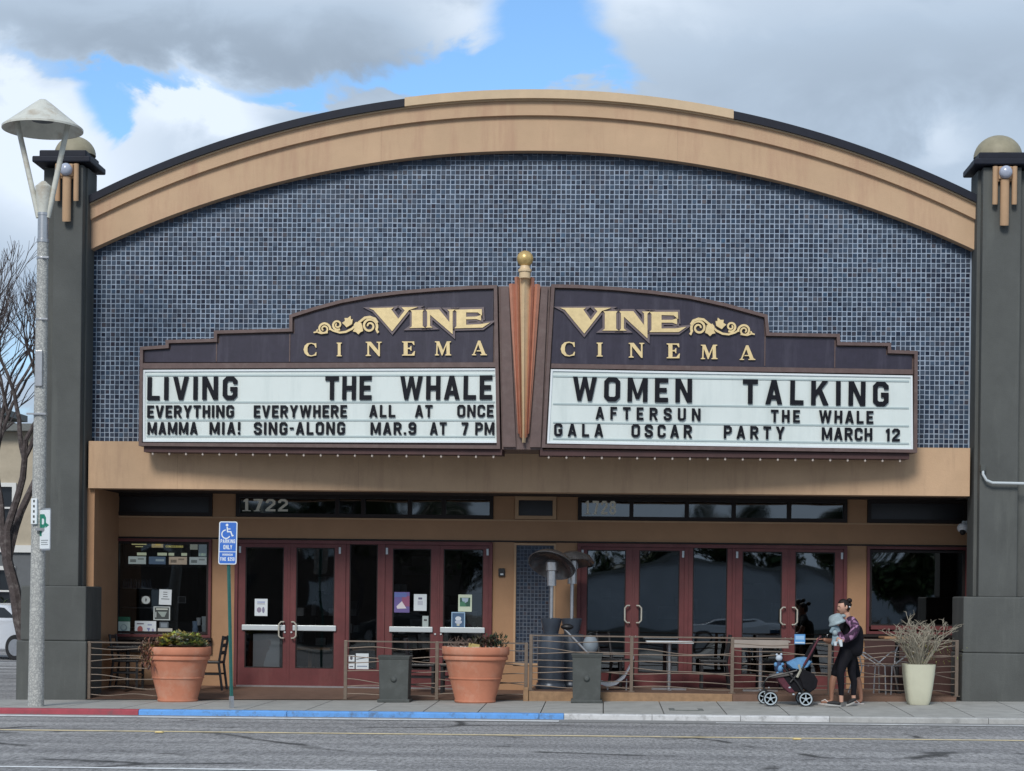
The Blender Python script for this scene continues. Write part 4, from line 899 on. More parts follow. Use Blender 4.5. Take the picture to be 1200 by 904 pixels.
poster(462, 694, 480, 718, YG, 'purple and blue poster with a pale shape on the second pair of doors', base=(.13, .10, .28), shapes=(((.25, .08, .16), rc(.5, .3, 1, .8)), ((.10, .14, .36), rc(0, .75, .8, .97)), ((.62, .58, .62), [(.15, .3), (.5, .55), (.8, .2), (.2, .18)])))
poster(485, 696.5, 500, 716, YG, 'white notice with a small dark emblem right of the purple poster', shapes=(((.12, .12, .2), rc(.35, .68, .65, .8)), ((.45, .48, .55), rc(.3, .35, .7, .6))))
poster(495, 722, 502, 735, YG, 'small pale sticker shaped like a cup above the push bar', 'sticker', base=(.36, .42, .42), shapes=(((.05, .05, .06), rc(.25, .55, .75, .7)),), name='sticker')
poster(537, 697, 553, 717, YG, 'poster of a green landscape with white border on the right door', base=(.58, .66, .52), shapes=(((.03, .10, .07), rc(.12, .3, .88, .82)), ((.35, .45, .55), [(.25, .8), (.75, .8), (.7, .6), (.5, .5), (.3, .62)]), ((.06, .2, .12), [(.12, .3), (.6, .3), (.45, .6), (.12, .55)])))
poster(529, 717.5, 545, 737.5, YG-.008, 'blue framed poster with a white figure, lower poster of the right door', base=(.06, .12, .22), frame=(.30, .45, .62), shapes=(((.6, .66, .72), disc(.5, .62, .22, .13)), ((.45, .5, .6), disc(.52, .42, .26, .12)), ((.5, .5, .4), disc(.5, .25, .12, .06))))
for i, (x0, y0, x1, y1, lb) in enumerate(((408, 768, 415.5, 775.5, 'tiny white round sticker low on the side light beside the notice'), (408, 777.5, 415.5, 784, 'tiny grey rectangular sticker under the round one'))):
    poster(x0, y0, x1, y1, YG, lb, 'sticker', shapes=(((.1, .1, .12), disc(.5, .55, .22, .3) if i == 0 else rc(.2, .3, .8, .5)),), name='sticker')
poster(417, 766, 432, 785.5, YG, 'white notice with dark lines low on the side light', shapes=((K, [(.05, .62), (.95, .75), (.95, .80), (.05, .67)]), ((.2, .25, .35), rc(.1, .2, .9, .26)), ((.4, .45, .5), rc(.1, .45, .9, .49))), name='notice')
Yw = RY+.005
poster(186.5, 691, 201, 709, Yw, 'white notice with four dark lines high in the cafe window', shapes=tuple((K, rc(*q)) for q in ((.32, .80, .66, .84), (.32, .66, .66, .70), (.32, .51, .70, .55), (.18, .36, .84, .40))), tilt=-.03, name='notice')
poster(180, 711, 199.5, 727, Yw, 'black framed certificate with an inverted triangle in the cafe window', 'framed notice', base=(.05, .06, .06), frame=(.45, .50, .50), shapes=(((.50, .54, .50), rc(.15, .76, .85, .86)), ((.28, .34, .32), [(.25, .62), (.8, .62), (.66, .24), (.5, .24)]), ((.4, .45, .45), rc(.1, .2, .17, .6))), name='framed_notice')
poster(138.5, 723, 152.5, 743, Yw, 'green topped card at the lower left corner of the cafe window', 'card', base=(.52, .64, .60), shapes=(((.02, .12, .07), rc(0, .72, 1, 1)), ((.25, .35, .36), disc(.48, .36, .28, .2)), ((.52, .64, .60), disc(.45, .38, .2, .15))), name='card')
poster(158, 728, 183, 744, Yw, 'wide white flyer with red and blue pictures at the foot of the cafe window', shapes=(((.35, .10, .10), disc(.25, .38, .13, .26)), ((.12, .1, .14), rc(.1, .76, .42, .84)), ((.30, .34, .5), rc(.6, .68, .8, .78)), ((.2, .22, .4), [(.56, .5), (.72, .5), (.66, .2)]), ((.3, .3, .45), disc(.85, .32, .05, .14))), name='flyer')
poster(187, 729, 197.5, 737, Yw, 'small dark grey card under the framed certificate', 'card', base=(.09, .11, .13), shapes=(((.2, .24, .28), rc(.15, .2, .85, .8)),), name='card')
poster(185, 736.5, 202, 747, Yw-.01, 'pale tented paper just above the plants of the left planter', 'card', base=(.46, .44, .40), name='card', shapes=())
poster(166, 698.7, 176, 708, Yw, 'round black and white sticker on the cafe window', 'sticker', base=(.02, .02, .022), shapes=(((.45, .5, .5), disc(.5, .5, .5, .5, 22)), (K, [(.5, .8), (.62, .55), (.5, .2), (.42, .5)])), name='sticker')
poster(208.5, 699, 218, 707, Yw+.05, 'small outlined dark card in the middle right of the cafe window', 'card', base=(.02, .02, .022), frame=(.2, .21, .22), name='card')
for i, (x0, y0, x1, y1, c, lb) in enumerate(((225, 728, 232.5, 743, (.45, .62, .85), 'pale blue paper cup stack in the cafe window'), (230, 724, 235.5, 733, (.85, .88, .90), 'short white cup behind the blue stack'), (236, 722.5, 244, 741.5, (.80, .88, .90), 'tall white cup stack at the right of the cafe window'))):
    a = pt((x0+x1)/2, y1, RY+.18); h = Z(y0, RY+.18)-Z(y1, RY+.18); r_ = (X(x1, RY)-X(x0, RY))/2
    mb = MB(); mb.lathe([(r_*.75, 0), (r_*.95, h*.45), (r_*1.0, h*.46), (r_*.8, h*.48), (r_*.98, h*.97), (r_*.9, h), (.001, h)], a, 18)
    tag(part('cup_stack', mb, mat('cup_%d' % i, c, .6, var=.1, scale=20), smooth=True), lb, 'cups', 'cups inside the cafe window')
# window ledge inside that carries the cups
mb = MB(); mb.box(Wl[0]+.1, Wl[1]-.02, RY+.10, RY+.42, wz0-.0, wz0+.05); part('window_ledge', mb, M_steel, B)
# menu boards
mbn = thing('menu_board', 'dark menu board with cinema name and four picture panels in the cafe window', 'menu board', pt(192, 663, RY+.5))
Ym = RY+.45; mF = fac(Ym)
mb = MB(); mb.box(X(144, Ym), X(247, Ym), Ym, Ym+.05, Z(665, Ym, 190), Z(629, Ym, 190)); part('board', mb, M_blk, mbn)
def add_glow(m, k=.35):  # glow added to the menu colours so they show through the dark glass
    b = m.node_tree.nodes['Principled BSDF']; c_ = b.inputs['Base Color'].default_value; b.inputs['Emission Color'].default_value = tuple(c_); b.inputs['Emission Strength'].default_value = k; return m
def mtext(txt, x0, x1, y0, y1, m, tt=.17):
    k = MB(); flat_text(k, txt, mF, X(x0, Ym), Z(y1, Ym, 190), Z(y0, Ym, 190)-Z(y1, Ym, 190), .0, .006, tt=tt, width=X(x1, Ym)-X(x0, Ym)); part('lettering', k, m, mbn)
M_mw = mat('menu_white', (.75, .78, .78), .6); M_my = mat('menu_yellow', (.62, .55, .16), .6); add_glow(M_mw, .5); add_glow(M_my, .7)
mtext('VINE', 192.5, 201.5, 633.5, 637.5, M_mw); mtext('CINEMA', 203, 218, 633.5, 637.5, M_mw); mtext('CONCESSIONS', 193.5, 214, 639.3, 641.8, M_my)
def quadm(x0, y0, x1, y1, c, d=.004, nm='picture_panel'):
    k = MB(); k.prism([(X(x0, Ym), Z(y1, Ym, 190)), (X(x1, Ym), Z(y1, Ym, 190)), (X(x1, Ym), Z(y0, Ym, 190)), (X(x0, Ym), Z(y0, Ym, 190))], mF, 0, d); return part(nm, k, add_glow(mat('menu_glow_%d_%d_%d' % tuple(int(q*100) for q in c), c, .6), .75), mbn)
quadm(177, 634, 190.5, 642, (.42, .34, .18)); quadm(181.5, 635.5, 187.5, 639.5, (.62, .45, .12), .008); quadm(222, 634, 231, 644, (.26, .28, .24)); quadm(232, 634, 243, 652, (.14, .18, .21))
for q in ((159, 634, 166, 635.6), (153.5, 637.5, 171, 639), (158, 640.6, 167, 641.6)): quadm(*q, (.50, .47, .22))
for i, (a, b) in enumerate(((160, 171), (184, 195), (197, 203.5), (212, 218.5), (232, 241))): quadm(a, 648, b, 651.3, (.55, .60, .42))
for a, b, c in ((150, 170.5, (.42, .48, .46)), (174, 193.5, (.10, .15, .22)), (197.5, 218.5, (.50, .40, .30)), (221.5, 242, (.40, .45, .45))):
    quadm(a, 652.6, b, 661.5, c)
    if c[0] > .2: quadm(a+2, 656, a+9, 659.5, tuple(q*.4 for q in c), .008); quadm(a+11, 654.5, a+18, 656.5, tuple(q*.5 for q in c), .008)
    else: quadm(a+8, 655.5, a+18, 658, (.3, .38, .42), .008)
# ------------------------------------------------------------------ street lamp
LY = -3.1
lb = pt(42, 828.5, LY); lz = gz(lb.x, LY)
def lp(px, py): return pt(px, py, LY)
SL = thing('street_lamp', 'street lamp with a speckled concrete post and a shallow rusty cone shade', 'street lamp', (lb.x, LY, lz))
top = lp(50.3, 283); lh = top.z
lx_ = lb.x
def axis(z): return Vector((lx_+(top.x-lx_)*(z-lz)/(lh-lz), LY, z))
mb = MB(); mb.tube([axis(lz), axis(lz+(lh-lz)*.33), axis(lz+(lh-lz)*.66), axis(lh)], .118, 28, .080); part('post', mb, M_agg, SL, smooth=True)
mb = MB(); z1_ = lp(50, 245).z; z2_ = lp(50, 215).z; c0 = axis(lh)
mb.lathe([(.088, -.02), (.088, .03), (.078, .035), (.078, z1_-lh-.10), (.086, z1_-lh-.10), (.086, z1_-lh-.06), (.07, z1_-lh-.06)], c0, 20); part('sleeve', mb, M_steel, SL, smooth=True)
mb = MB(); mb.lathe([(.07, z1_-lh-.16), (.075, z1_-lh-.12), (.118, z2_-lh-.10), (.120, z2_-lh-.05), (.03, z2_-lh+.03), (.01, z2_-lh+.035)], c0, 24); part('arm_cup', mb, M_lampm, SL, smooth=True)
shc = lp(50, 150); SR = .59; zs = shc.z-.02
mb = MB()
prof = [(.01, .44), (.05, .435), (.12, .385), (.34, .21), (.50, .085), (SR, .015), (SR, -.015), (SR-.03, -.008), (.5, .05), (.3, .19), (.02, .36)]
mb.lathe(prof, (shc.x, LY, zs), 48); part('shade', mb, M_lampm, SL, smooth=True)
mb = MB(); mb.lathe([(.16, .12), (.16, .30), (.1, .32)], (shc.x, LY, zs), 20); part('lamp_housing', mb, M_heater, SL, smooth=True)
for sx in (-1, 1):
    a0 = Vector((c0.x+sx*.068, LY, z1_-.13)); a1 = Vector((shc.x+sx*.39, LY, zs+.13)); mb = MB(); d_ = (a1-a0)
    T = Matrix.Translation(a0) @ d_.to_track_quat('Z', 'Y').to_matrix().to_4x4(); n_ = d_.length
    mb.tube([a0, a0+d_*.5, a1], .040, 10); part('arm', mb, M_lampm, SL, smooth=True)
for py in (303, 375, 486): 
    c = axis(lp(50, py).z); r_ = .118+(.080-.118)*(c.z-lz)/(lh-lz)
    mb = MB(); mb.lathe([(r_+.006, -.018), (r_+.008, 0), (r_+.006, .018)], c, 24); mb.box(c.x+(-.17 if py == 486 else .02), c.x+.12, LY-r_-.03, LY-r_, c.z-.012, c.z+.012); part('strap', mb, M_steel, SL)
mb = MB(); a_, b_ = axis(lp(48, 454).z), axis(lp(48, 412).z); r_ = .107
mb.box(a_.x-.055, a_.x+.055, LY-r_-.012, LY-r_+.05, a_.z, b_.z); part('access_plate', mb, M_steel, SL, bevel=.01)
a_, b_ = lp(43, 615), lp(43, 585); mb = MB(); mb.box(a_.x-.045, a_.x+.045, LY-.145, LY-.10, a_.z, b_.z); part('sign_channel', mb, M_signw, SL, bevel=.008)
for k in range(5): mb = MB(); zz = a_.z+(b_.z-a_.z)*(k+.5)/5; mb.box(a_.x-.012, a_.x+.012, LY-.149, LY-.144, zz-.018, zz+.018); part('slot', mb, M_pedb, SL)
# parking sign, turned away from the camera
c = lp(56.3, 621); sg = thing('parking_sign', 'white parking sign with a green letter P and arrow, fixed to the lamp post', 'sign', (c.x, LY-.16, c.z-.32))
th = R(-40); ca, sa = math.cos(th), math.sin(th)
def sF(u, v, d): x_, y_ = u, -d; return (c.x+x_*ca-y_*sa, LY-.16+x_*sa+y_*ca+.0, c.z+v)
mb = MB(); mb.prism([(-.155, -.29), (-.135, -.31), (.135, -.31), (.155, -.29), (.155, .29), (.135, .31), (-.135, .31), (-.155, .29)], sF, 0, .006); part('sign_plate', mb, M_steel, sg)
mb = MB(); mb.prism([(-.14, -.285), (.14, -.285), (.14, .285), (-.14, .285)], sF, .006, .008, back=False); part('sign_face', mb, M_signw, sg)
mb = MB(); glyph(mb, 'P', lambda a, b, d: sF(-.115+a*.24, -.10+b*.32, d), .008, .010, .2); part('lettering', mb, M_signg, sg)
mb = MB(); mb.prism([(.03, .10), (.03, .02), (.125, .06)], sF, .008, .010); mb.prism([(.0, .045), (.03, .045), (.03, .075), (.0, .075)], sF, .008, .0104); part('arrow', mb, M_signg, sg)
mb = MB(); mb.prism(rc(-.08, -.17, .10, -.155), sF, .008, .010); mb.prism(rc(-.08, -.20, .08, -.187), sF, .008, .010); mb.prism(rc(-.08, -.23, .10, -.217), sF, .008, .010); part('small_print', mb, mat('sign_grey_print', (.3, .33, .35), .6), sg)
mb = MB(); mb.box(c.x-.14, c.x+.02, LY-.17, LY-.12, c.z-.02, c.z+.02); part('bracket', mb, M_steel, sg)
# ------------------------------------------------------------------ accessible parking sign
AY = -3.15
a0 = pt(271.5, 827, AY); a1 = pt(267, 615, AY); DS = thing('accessible_parking_sign', 'blue accessible parking sign on a green post by the blue curb', 'sign', (a0.x, AY, gz(a0.x, AY)))
gz0_ = gz(a0.x, AY)
mb = MB(); ax_ = lambda k: Vector((a0.x+(a1.x-a0.x)*k, AY, gz0_+(a1.z-gz0_)*k))
T = None
mb.tube([ax_(0.03), ax_(1)], .026, 4); part('post', mb, M_green_p, DS)
mb = MB(); mb.tube([ax_(-.01), ax_(.065)], .036, 4); part('post_sleeve', mb, M_steel, DS)
c = pt(267, 636.5, AY-.05); tl = -.012
hw, hh = .135, .315
def dF(u, v, d): return (c.x+u+v*tl*-1.2, AY-.045-d, c.z+v)
def rr_(w_, h_, r_=.03, n=4):
    P = []
    for cx_, cy_, a_ in ((w_-r_, -h_+r_, -90), (w_-r_, h_-r_, 0), (-w_+r_, h_-r_, 90), (-w_+r_, -h_+r_, 180)):
        P += [(cx_+r_*math.cos(R(a_+90*i/n)), cy_+r_*math.sin(R(a_+90*i/n))) for i in range(n+1)]
    return P
mb = MB(); mb.prism(rr_(hw, hh), dF, 0, .004); part('sign_plate', mb, M_signw, DS)
mb = MB(); mb.prism(rr_(hw-.014, hh-.014, .02), dF, .004, .0055, back=False); part('sign_face', mb, M_signb, DS)
mb = MB(); mb.prism(disc(-.018, .262, .020, .020), dF, .0055, .007); mb.ribbon([(-.016, .235), (-.008, .165), (.040, .165), (.062, .105), (.082, .112)], .018, dF, .0055, .0072)
mb.ribbon([(-.012, .205), (.035, .205)], .014, dF, .0055, .0076)
mb.ribbon([(-.03+.062*math.cos(R(a)), .128+.062*math.sin(R(a))) for a in range(95, 345, 14)], .016, dF, .0055, .0078); part('wheelchair_symbol', mb, M_signw, DS)
mb = MB(); flat_text(mb, 'PARKING', dF, -.108, -.002, .055, .0055, .007, width=.216); flat_text(mb, 'ONLY', dF, -.065, -.092, .062, .0055, .007, width=.13); part('lettering', mb, M_signw, DS)
mb = MB(); mb.prism(rc(-.12, -.135, .12, -.125), dF, .0055, .007); flat_text(mb, 'MINIMUM', dF, -.075, -.188, .032, .0055, .007, width=.15); flat_text(mb, 'FINE $250', dF, -.105, -.262, .052, .0055, .007, width=.21); part('lettering', mb, M_signw, DS)
# ------------------------------------------------------------------ terracotta planters
def leaf(mb, base, d, ln, wd, col, curl=.3):
    d = d.normalized(); s_ = d.cross(Vector((0, 0, 1))); s_ = s_.normalized() if s_.length > .05 else Vector((1, 0, 0)); u_ = s_.cross(d)
    mb.col = tuple(max(0, q*random.uniform(.75, 1.25)) for q in col); m_ = base+d*ln*.5+u_*ln*curl*.35; e_ = base+d*ln-u_*ln*curl*.15
    mb.poly([base, m_-s_*wd/2, e_, m_+s_*wd/2])
def planter(px, Yp, pw, label, seed):
    px0, px1 = px; xc = (X(px0, Yp, 765)+X(px1, Yp, 765))/2; rr = (X(px1, Yp, 765)-X(px0, Yp, 765))/2; g = gz(xc, Yp); h = Z(758, Yp, (px0+px1)/2)-g
    t = thing('terracotta_planter', label, 'planter', (xc, Yp, g), 'terracotta planters in front of the fence')
    mb = MB(); mb.lathe([(rr*.60, 0), (rr*.62, .02), (rr*.60, .05), (rr*.765, h*.42), (rr*.79, h*.425), (rr*.795, h*.445), (rr*.78, h*.45), (rr*.90, h*.76), (rr*.955, h*.77), (rr*.965, h*.80), (rr*.955, h*.83), (rr*.93, h*.84), (rr*.985, h*.86), (rr, h*.88), (rr, h*.985), (rr*.985, h), (rr*.90, h), (rr*.88, h*.93), (rr*.87, h*.90)], (xc, Yp, g), 56)
    part('pot', mb, M_terra, t, smooth=True)
    mb = MB(); mb.lathe([(rr*.88, h*.90), (rr*.88, h*.93), (rr*.5, h*.97), (.01, h*.985)], (xc, Yp, g), 24); part('soil', mb, M_soil, t, smooth=True)
    return t, xc, g, rr, h
t1, xc, g, rr, h = planter((171, 247), -1.30, 0, 'terracotta planter with yellow-green succulents and dried brown trailing leaves', 1)
gs = [(.20, .22, .06), (.36, .34, .07), (.42, .38, .12), (.11, .14, .06), (.34, .36, .26)]
mb = MB()
for i in range(150):           # succulent rosettes
    a = random.uniform(0, 2*math.pi); q = rr*.86*math.sqrt(random.random()); cx_, cy_ = xc+q*math.cos(a), -1.30+q*math.sin(a)
    hump = .22*max(0, 1-((cx_-xc-.05)/(rr*.85))**2); cz_ = g+h*.95+hump*random.uniform(.3, 1.1)
    u = (cx_-xc)/rr; base = gs[1] if u < -.05 and u > -.5 else (gs[3] if u > .35 else gs[random.choice((0, 4, 2))])
    if u < -.5: base = (.13, .09, .05)
    if random.random() < .3: base = random.choice(gs)
    for k in range(14):
        an = random.uniform(0, 6.283); el = random.uniform(.1, 1.2); leaf(mb, Vector((cx_, cy_, cz_)), Vector((math.cos(an)*math.cos(el), math.sin(an)*math.cos(el), math.sin(el))), random.uniform(.06, .11), .045, base, .5)
part('succulent_foliage', mb, M_leaf, t1)
mb = MB()
for i in range(620):           # dried leaves hanging over the rim on the left
    a = random.uniform(R(150), R(235)); q = rr*random.uniform(.85, 1.10); p = Vector((xc+q*math.cos(a), -1.30+q*math.sin(a)*.95, g+h*random.uniform(.66, 1.06)))
    if random.random() < .4: p.z = g+h*random.uniform(.9, 1.12); p.x = xc-rr*random.uniform(.35, 1.0)
    leaf(mb, p, Vector((random.uniform(-1, .4), random.uniform(-1, .3), random.uniform(-1.4, .5))), random.uniform(.05, .13), .028, random.choice(((.15, .085, .055), (.20, .12, .08), (.10, .055, .035))), .6)
part('dried_leaves', mb, M_leaf, t1)
mb = MB()
for i in range(9):
    a = random.uniform(0, 6.28); q = rr*random.uniform(.2, .75); mb.ball((xc+q*math.cos(a)*1.0, -1.3+q*math.sin(a), g+h*1.0+random.uniform(.04, .13)), .022, 8, 6)
part('white_flowers', mb, M_paper, t1, smooth=True)
t2, xc, g, rr, h = planter((518, 597), -1.30, 0, 'terracotta planter with dark spiky leaves, pebbles and a small yellow tag', 2)
mb = MB()
for (ox, hh_, n, c) in ((.30, .26, 200, (.025, .040, .025)), (.15, .20, 150, (.05, .035, .025)), (.02, .14, 60, (.05, .045, .03))):
    for i in range(n):
        p = Vector((xc+ox*1.0+random.gauss(0, .09), -1.30+random.gauss(0, .12), g+h*.96+random.uniform(0, hh_*.75))); leaf(mb, p, Vector((random.gauss(0, .8), random.gauss(0, .7), random.uniform(.2, 1.3))), random.uniform(.06, .12), .026, c, .1)
part('spiky_foliage', mb, M_leaf, t2)
mb = MB(); mb.col = None; tw = MB()
for i in range(46):
    a = Vector((xc-random.uniform(.02, .42), -1.30+random.uniform(-.25, .15), g+h*.95)); pts = [a]
    for k in range(4): pts.append(pts[-1]+Vector((random.uniform(-.06, .06), random.uniform(-.05, .05), random.uniform(.01, .06))))
    tw.tube(pts, .006, 4, .003)
part('dry_twigs', tw, mat('dry_twig', (.17, .12, .10), .9, var=.3, scale=20), t2)
mb = MB()
for i in range(60):
    a = random.uniform(0, 6.28); q = rr*.86*math.sqrt(random.random()); mb.ball((xc+q*math.cos(a), -1.3+q*math.sin(a), g+h*.985), random.uniform(.015, .03), 6, 4, (1, 1, .7))
part('pebbles', mb, M_peb, t2, stuff=True)
mb = MB(); mb.box(xc-.09, xc+.08, -1.66, -1.65, g+h*.97, g+h*1.06, Matrix.Translation((xc, -1.6, g+h)) @ Matrix.Rotation(R(8), 4, 'Y') @ Matrix.Translation((-xc, 1.6, -g-h))); part('plant_tag', mb, mat('tag_yellow', (.42, .33, .12), .6), t2)
# ------------------------------------------------------------------ grey pedestals on the pavement
def pedestal(px0, px1, ptop, Yp, label):
    xc = (X(px0, Yp, 795)+X(px1, Yp, 795))/2; hw_ = (X(px1, Yp, 795)-X(px0, Yp, 795))/2; g = gz(xc, Yp); h = Z(ptop, Yp, px0)-g
    t = thing('pavement_pedestal', label, 'pedestal', (xc, Yp, g), 'grey pedestals in front of the fence')
    def tap(w0, w1, z0, z1):
        m_ = MB(); P = [(xc+sx*w0, Yp+sy*w0, g+z0) for sx, sy in ((-1, -1), (1, -1), (1, 1), (-1, 1))]+[(xc+sx*w1, Yp+sy*w1, g+z1) for sx, sy in ((-1, -1), (1, -1), (1, 1), (-1, 1))]
        m_.v = P; m_.f = [(0, 1, 5, 4), (1, 2, 6, 5), (2, 3, 7, 6), (3, 0, 4, 7), (0, 3, 2, 1), (4, 5, 6, 7)]; m_.c = [None]*6; return m_
    part('shaft', tap(hw_*.88, hw_*.93, .04, h-.06), M_pedb, t, bevel=.008); part('plinth', tap(hw_, hw_, 0, .05), M_pedb, t, bevel=.008); part('cap', tap(hw_*.94, hw_*1.02, h-.065, h), M_pedb, t, bevel=.01)
    m_ = MB(); m_.lathe([(.05, 0), (.05, .012), (.03, .035), (.001, .04)], (0, 0, 0), 16, Matrix.Translation((xc, Yp-hw_*.90, g+h*.50)) @ Matrix.Rotation(R(90), 4, 'X')); part('boss', m_, M_pedb, t, smooth=True)
pedestal(444.5, 482, 768, -1.22, 'grey tapered pedestal left of the second terracotta planter')
pedestal(669.5, 706, 766, -1.22, 'grey tapered pedestal in front of the patio heaters')
# ------------------------------------------------------------------ patio fences
def fence(label, posts, ztop, zbot_f, Yf, nr, endopen=False, seed=1, m=M_rod_l, y_of=None, flat=True):
    """posts: px positions; one part per post and per rod"""
    rnd = random.Random(seed); xs_ = [X(p, Yf, 785) for p in posts]
    t = thing('patio_fence', label, 'fence', (xs_[0], Yf, zbot_f(xs_[0])), 'patio fences of wavy metal rods')
    for i, x_ in enumerate(xs_):
        if endopen and i == len(xs_)-1: continue
        mb = MB(); mb.box(x_-.027, x_+.027, Yf-.02, Yf+.02, zbot_f(x_), ztop(x_)); part('post', mb, m, t, bevel=.004)
        mb = MB(); mb.box(x_-.05, x_+.05, Yf-.04, Yf+.04, zbot_f(x_), zbot_f(x_)+.012); part('foot_plate', mb, m, t)
    for i in range(len(xs_)-1):
        a, b = xs_[i]+.02, xs_[i+1]-.02; H_ = ztop(a)-zbot_f(a)-.02
        mb = MB(); za, zb__ = ztop(a), ztop(b); mb.v += [(a, Yf-.02, za-.022), (b, Yf-.02, zb__-.022), (b, Yf+.02, zb__-.022), (a, Yf+.02, za-.022), (a, Yf-.02, za), (b, Yf-.02, zb__), (b, Yf+.02, zb__), (a, Yf+.02, za)]
        mb.f += [(0, 1, 5, 4), (1, 2, 6, 5), (2, 3, 7, 6), (3, 0, 4, 7), (0, 3, 2, 1), (4, 5, 6, 7)]; mb.c += [None]*6; part('top_rail', mb, m, t)
        for k in range(nr):
            z0 = ztop(a)-H_*(k+1)/(nr+.6); z1 = max(zbot_f(b)+.05, ztop(b)-(ztop(b)-zbot_f(b))*(k+1)/(nr+.6)+rnd.uniform(-.03, .03))
            if k % 3 == 1 and k < nr-1: z1 -= H_/(nr+.6)*rnd.uniform(.3, 1.0)
            if k % 3 == 2: z1 += H_/(nr+.6)*rnd.uniform(.3, 1.0)
            amp, ph, fr = rnd.uniform(.004, .019), rnd.uniform(0, 6.28), rnd.uniform(.8, 1.5); n = 14
            pts = [(a+(b-a)*q/n, Yf+.006*math.sin(q), z0+(z1-z0)*q/n+amp*math.sin(ph+fr*2*math.pi*q/n)-amp*math.sin(ph)*(1-q/n)-amp*math.sin(ph+fr*2*math.pi)*(q/n)) for q in range(n+1)]
            mb = MB(); mb.tube(pts, .0085, 6); part('rod', mb, m, t, smooth=False)
    return t
FY = -.78
fence('wavy rod fence at the left between the left pillar and the first planter', (104.5, 200), lambda x: Z(752.5, FY, 150), lambda x: gz(x, FY)+.003, FY, 8, seed=3)
fence('wavy rod fence from the door opening to the raised deck, behind the second planter', (405, 512, 616.5), lambda x: Z(752, FY, 510), lambda x: gz(x, FY)+.003, FY, 7, seed=5)
FR = fence('long wavy rod fence on the deck, from the patio heaters to the right pillar', (622, 740, 858, 972, 1066, 1121), lambda x: Z(745.5, FY, 740), lambda x: .192, FY, 8, seed=9)
# return rail of left fence into the recess
mb = MB(); xr = X(118, .4, 780); mb.box(xr-.022, xr+.022, .38, .42, .06, Z(751, .4, 118)); part('post', mb, M_rod_l, [o for o in COL.objects if o.name == 'patio_fence'][0])
# blue notice on the right fence
poster(931, 743.5, 943.5, 755, FY-.03, 'small bright blue notice hanging on the right fence behind the stroller handle', base=(.10, .30, .62), shapes=(((.30, .50, .75), rc(.1, .45, .9, .85)), ((.55, .68, .8), rc(.05, .08, .95, .22))), name='notice')
# ------------------------------------------------------------------ patio heaters
def heater(px, pyb, pyr, Yp, rxp, tilt, az, label):
    base = pt(px, pyb, Yp); z0 = .192; zt = Z(pyr, Yp, px)
    t = thing('patio_heater', label, 'heater', (base.x, Yp, z0), 'patio heaters on the deck')
    c = (base.x, Yp, z0)
    mb = MB(); mb.lathe([(.24, 0), (.25, .04), (.23, .07), (.225, .10)], c, 28); part('base_plate', mb, M_heater, t, smooth=True)
    zt1 = Z(744, Yp, px)-z0
    mb = MB(); mb.lathe([(.21, .10), (.215, .5), (.21, zt1-.03), (.20, zt1), (.12, zt1+.02)], c, 32); part('tank_cover', mb, M_heater, t, smooth=True)
    mb = MB(); mb.lathe([(.12, zt1+.02), (.125, zt1+.05), (.165, zt1+.22), (.17, zt1+.26), (.15, zt1+.27), (.04, zt1+.275)], c, 28); part('control_collar', mb, M_heater, t, smooth=True)
    mb = MB(); mb.tube([(c[0], Yp, z0+zt1+.2), (c[0], Yp, zt-.22)], .030, 12); part('pole', mb, M_steel, t, smooth=True)
    mb = MB(); mb.lathe([(.075, -.30), (.075, -.06), (.095, -.05), (.10, .08), (.06, .12)], (c[0], Yp, zt), 20); part('burner', mb, M_steel, t, smooth=True)
    T = Matrix.Translation((c[0], Yp, zt+.04)) @ Matrix.Rotation(az, 4, 'Z') @ Matrix.Rotation(tilt, 4, 'X')
    mb = MB(); mb.lathe([(.01, .20), (.12, .185), (.30, .10), (rxp, 0), (rxp+.012, -.012), (rxp, -.02), (.30, .075), (.12, .155), (.01, .17)], (0, 0, 0), 40, T); part('reflector', mb, M_refl, t, smooth=True)
    return t
heater(645, 806, 665, -.10, .38, R(-36), R(-22), 'patio heater nearest the tile panel with its round reflector tipped towards the street')
heater(669, 803, 663, .45, .36, R(-12), R(25), 'patio heater standing behind the grey pedestal, right of the other heater')
p0, p1 = pt(661, 737, -.35), pt(689, 766, -.35)
fp = thing('fallen_pole', 'slanting silver pole with a dark head leaning behind the grey pedestal', 'pole', (p1.x, -.35, .19))
mb = MB(); mb.tube([p0, p1, p1+(p1-p0)*.45], .022, 10); part('shaft', mb, M_steel, fp, smooth=True)
mb = MB(); q = p0+Vector((.05, 0, .03)); mb.ball(q, .07, 12, 8, (1.5, 1, .7)); part('head', mb, M_blk, fp, smooth=True)
# grey curved chair shell lying on deck
cs = thing('curved_lounge_chair', 'grey curved shell chair on the deck right of the grey pedestal', 'chair', pt(722, 805, -.3))
mb = MB(); pr = [(700, 801), (712, 805), (722, 803), (732, 795), (738, 784), (743, 772)]
P3 = [pt(a, b, -.35) for a, b in pr]
for i in range(len(P3)-1):
    a, b = P3[i], P3[i+1]
    for y0 in (0,):
        n = len(mb.v); o_ = Vector((0, 0, .05)); u_ = Vector((0, .5, 0)); mb.v += [tuple(q_) for q_ in (a, b, b+u_, a+u_, a+o_, b+o_, b+u_+o_, a+u_+o_)]
        mb.f += [tuple(n+k for k in f) for f in ((0, 1, 2, 3), (4, 7, 6, 5), (0, 4, 5, 1), (3, 2, 6, 7))]; mb.c += [None]*4
part('shell', mb, mat('chair_shell_grey', (.30, .33, .38), .4, var=.1), cs)
mb = MB(); 
for a, b in ((712, 806), (734, 797)): q = pt(a, b, -.2); mb.tube([(q.x, q.y, .19), (q.x, q.y, q.z+.02)], .015, 8)
part('frame', mb, M_steel, cs)
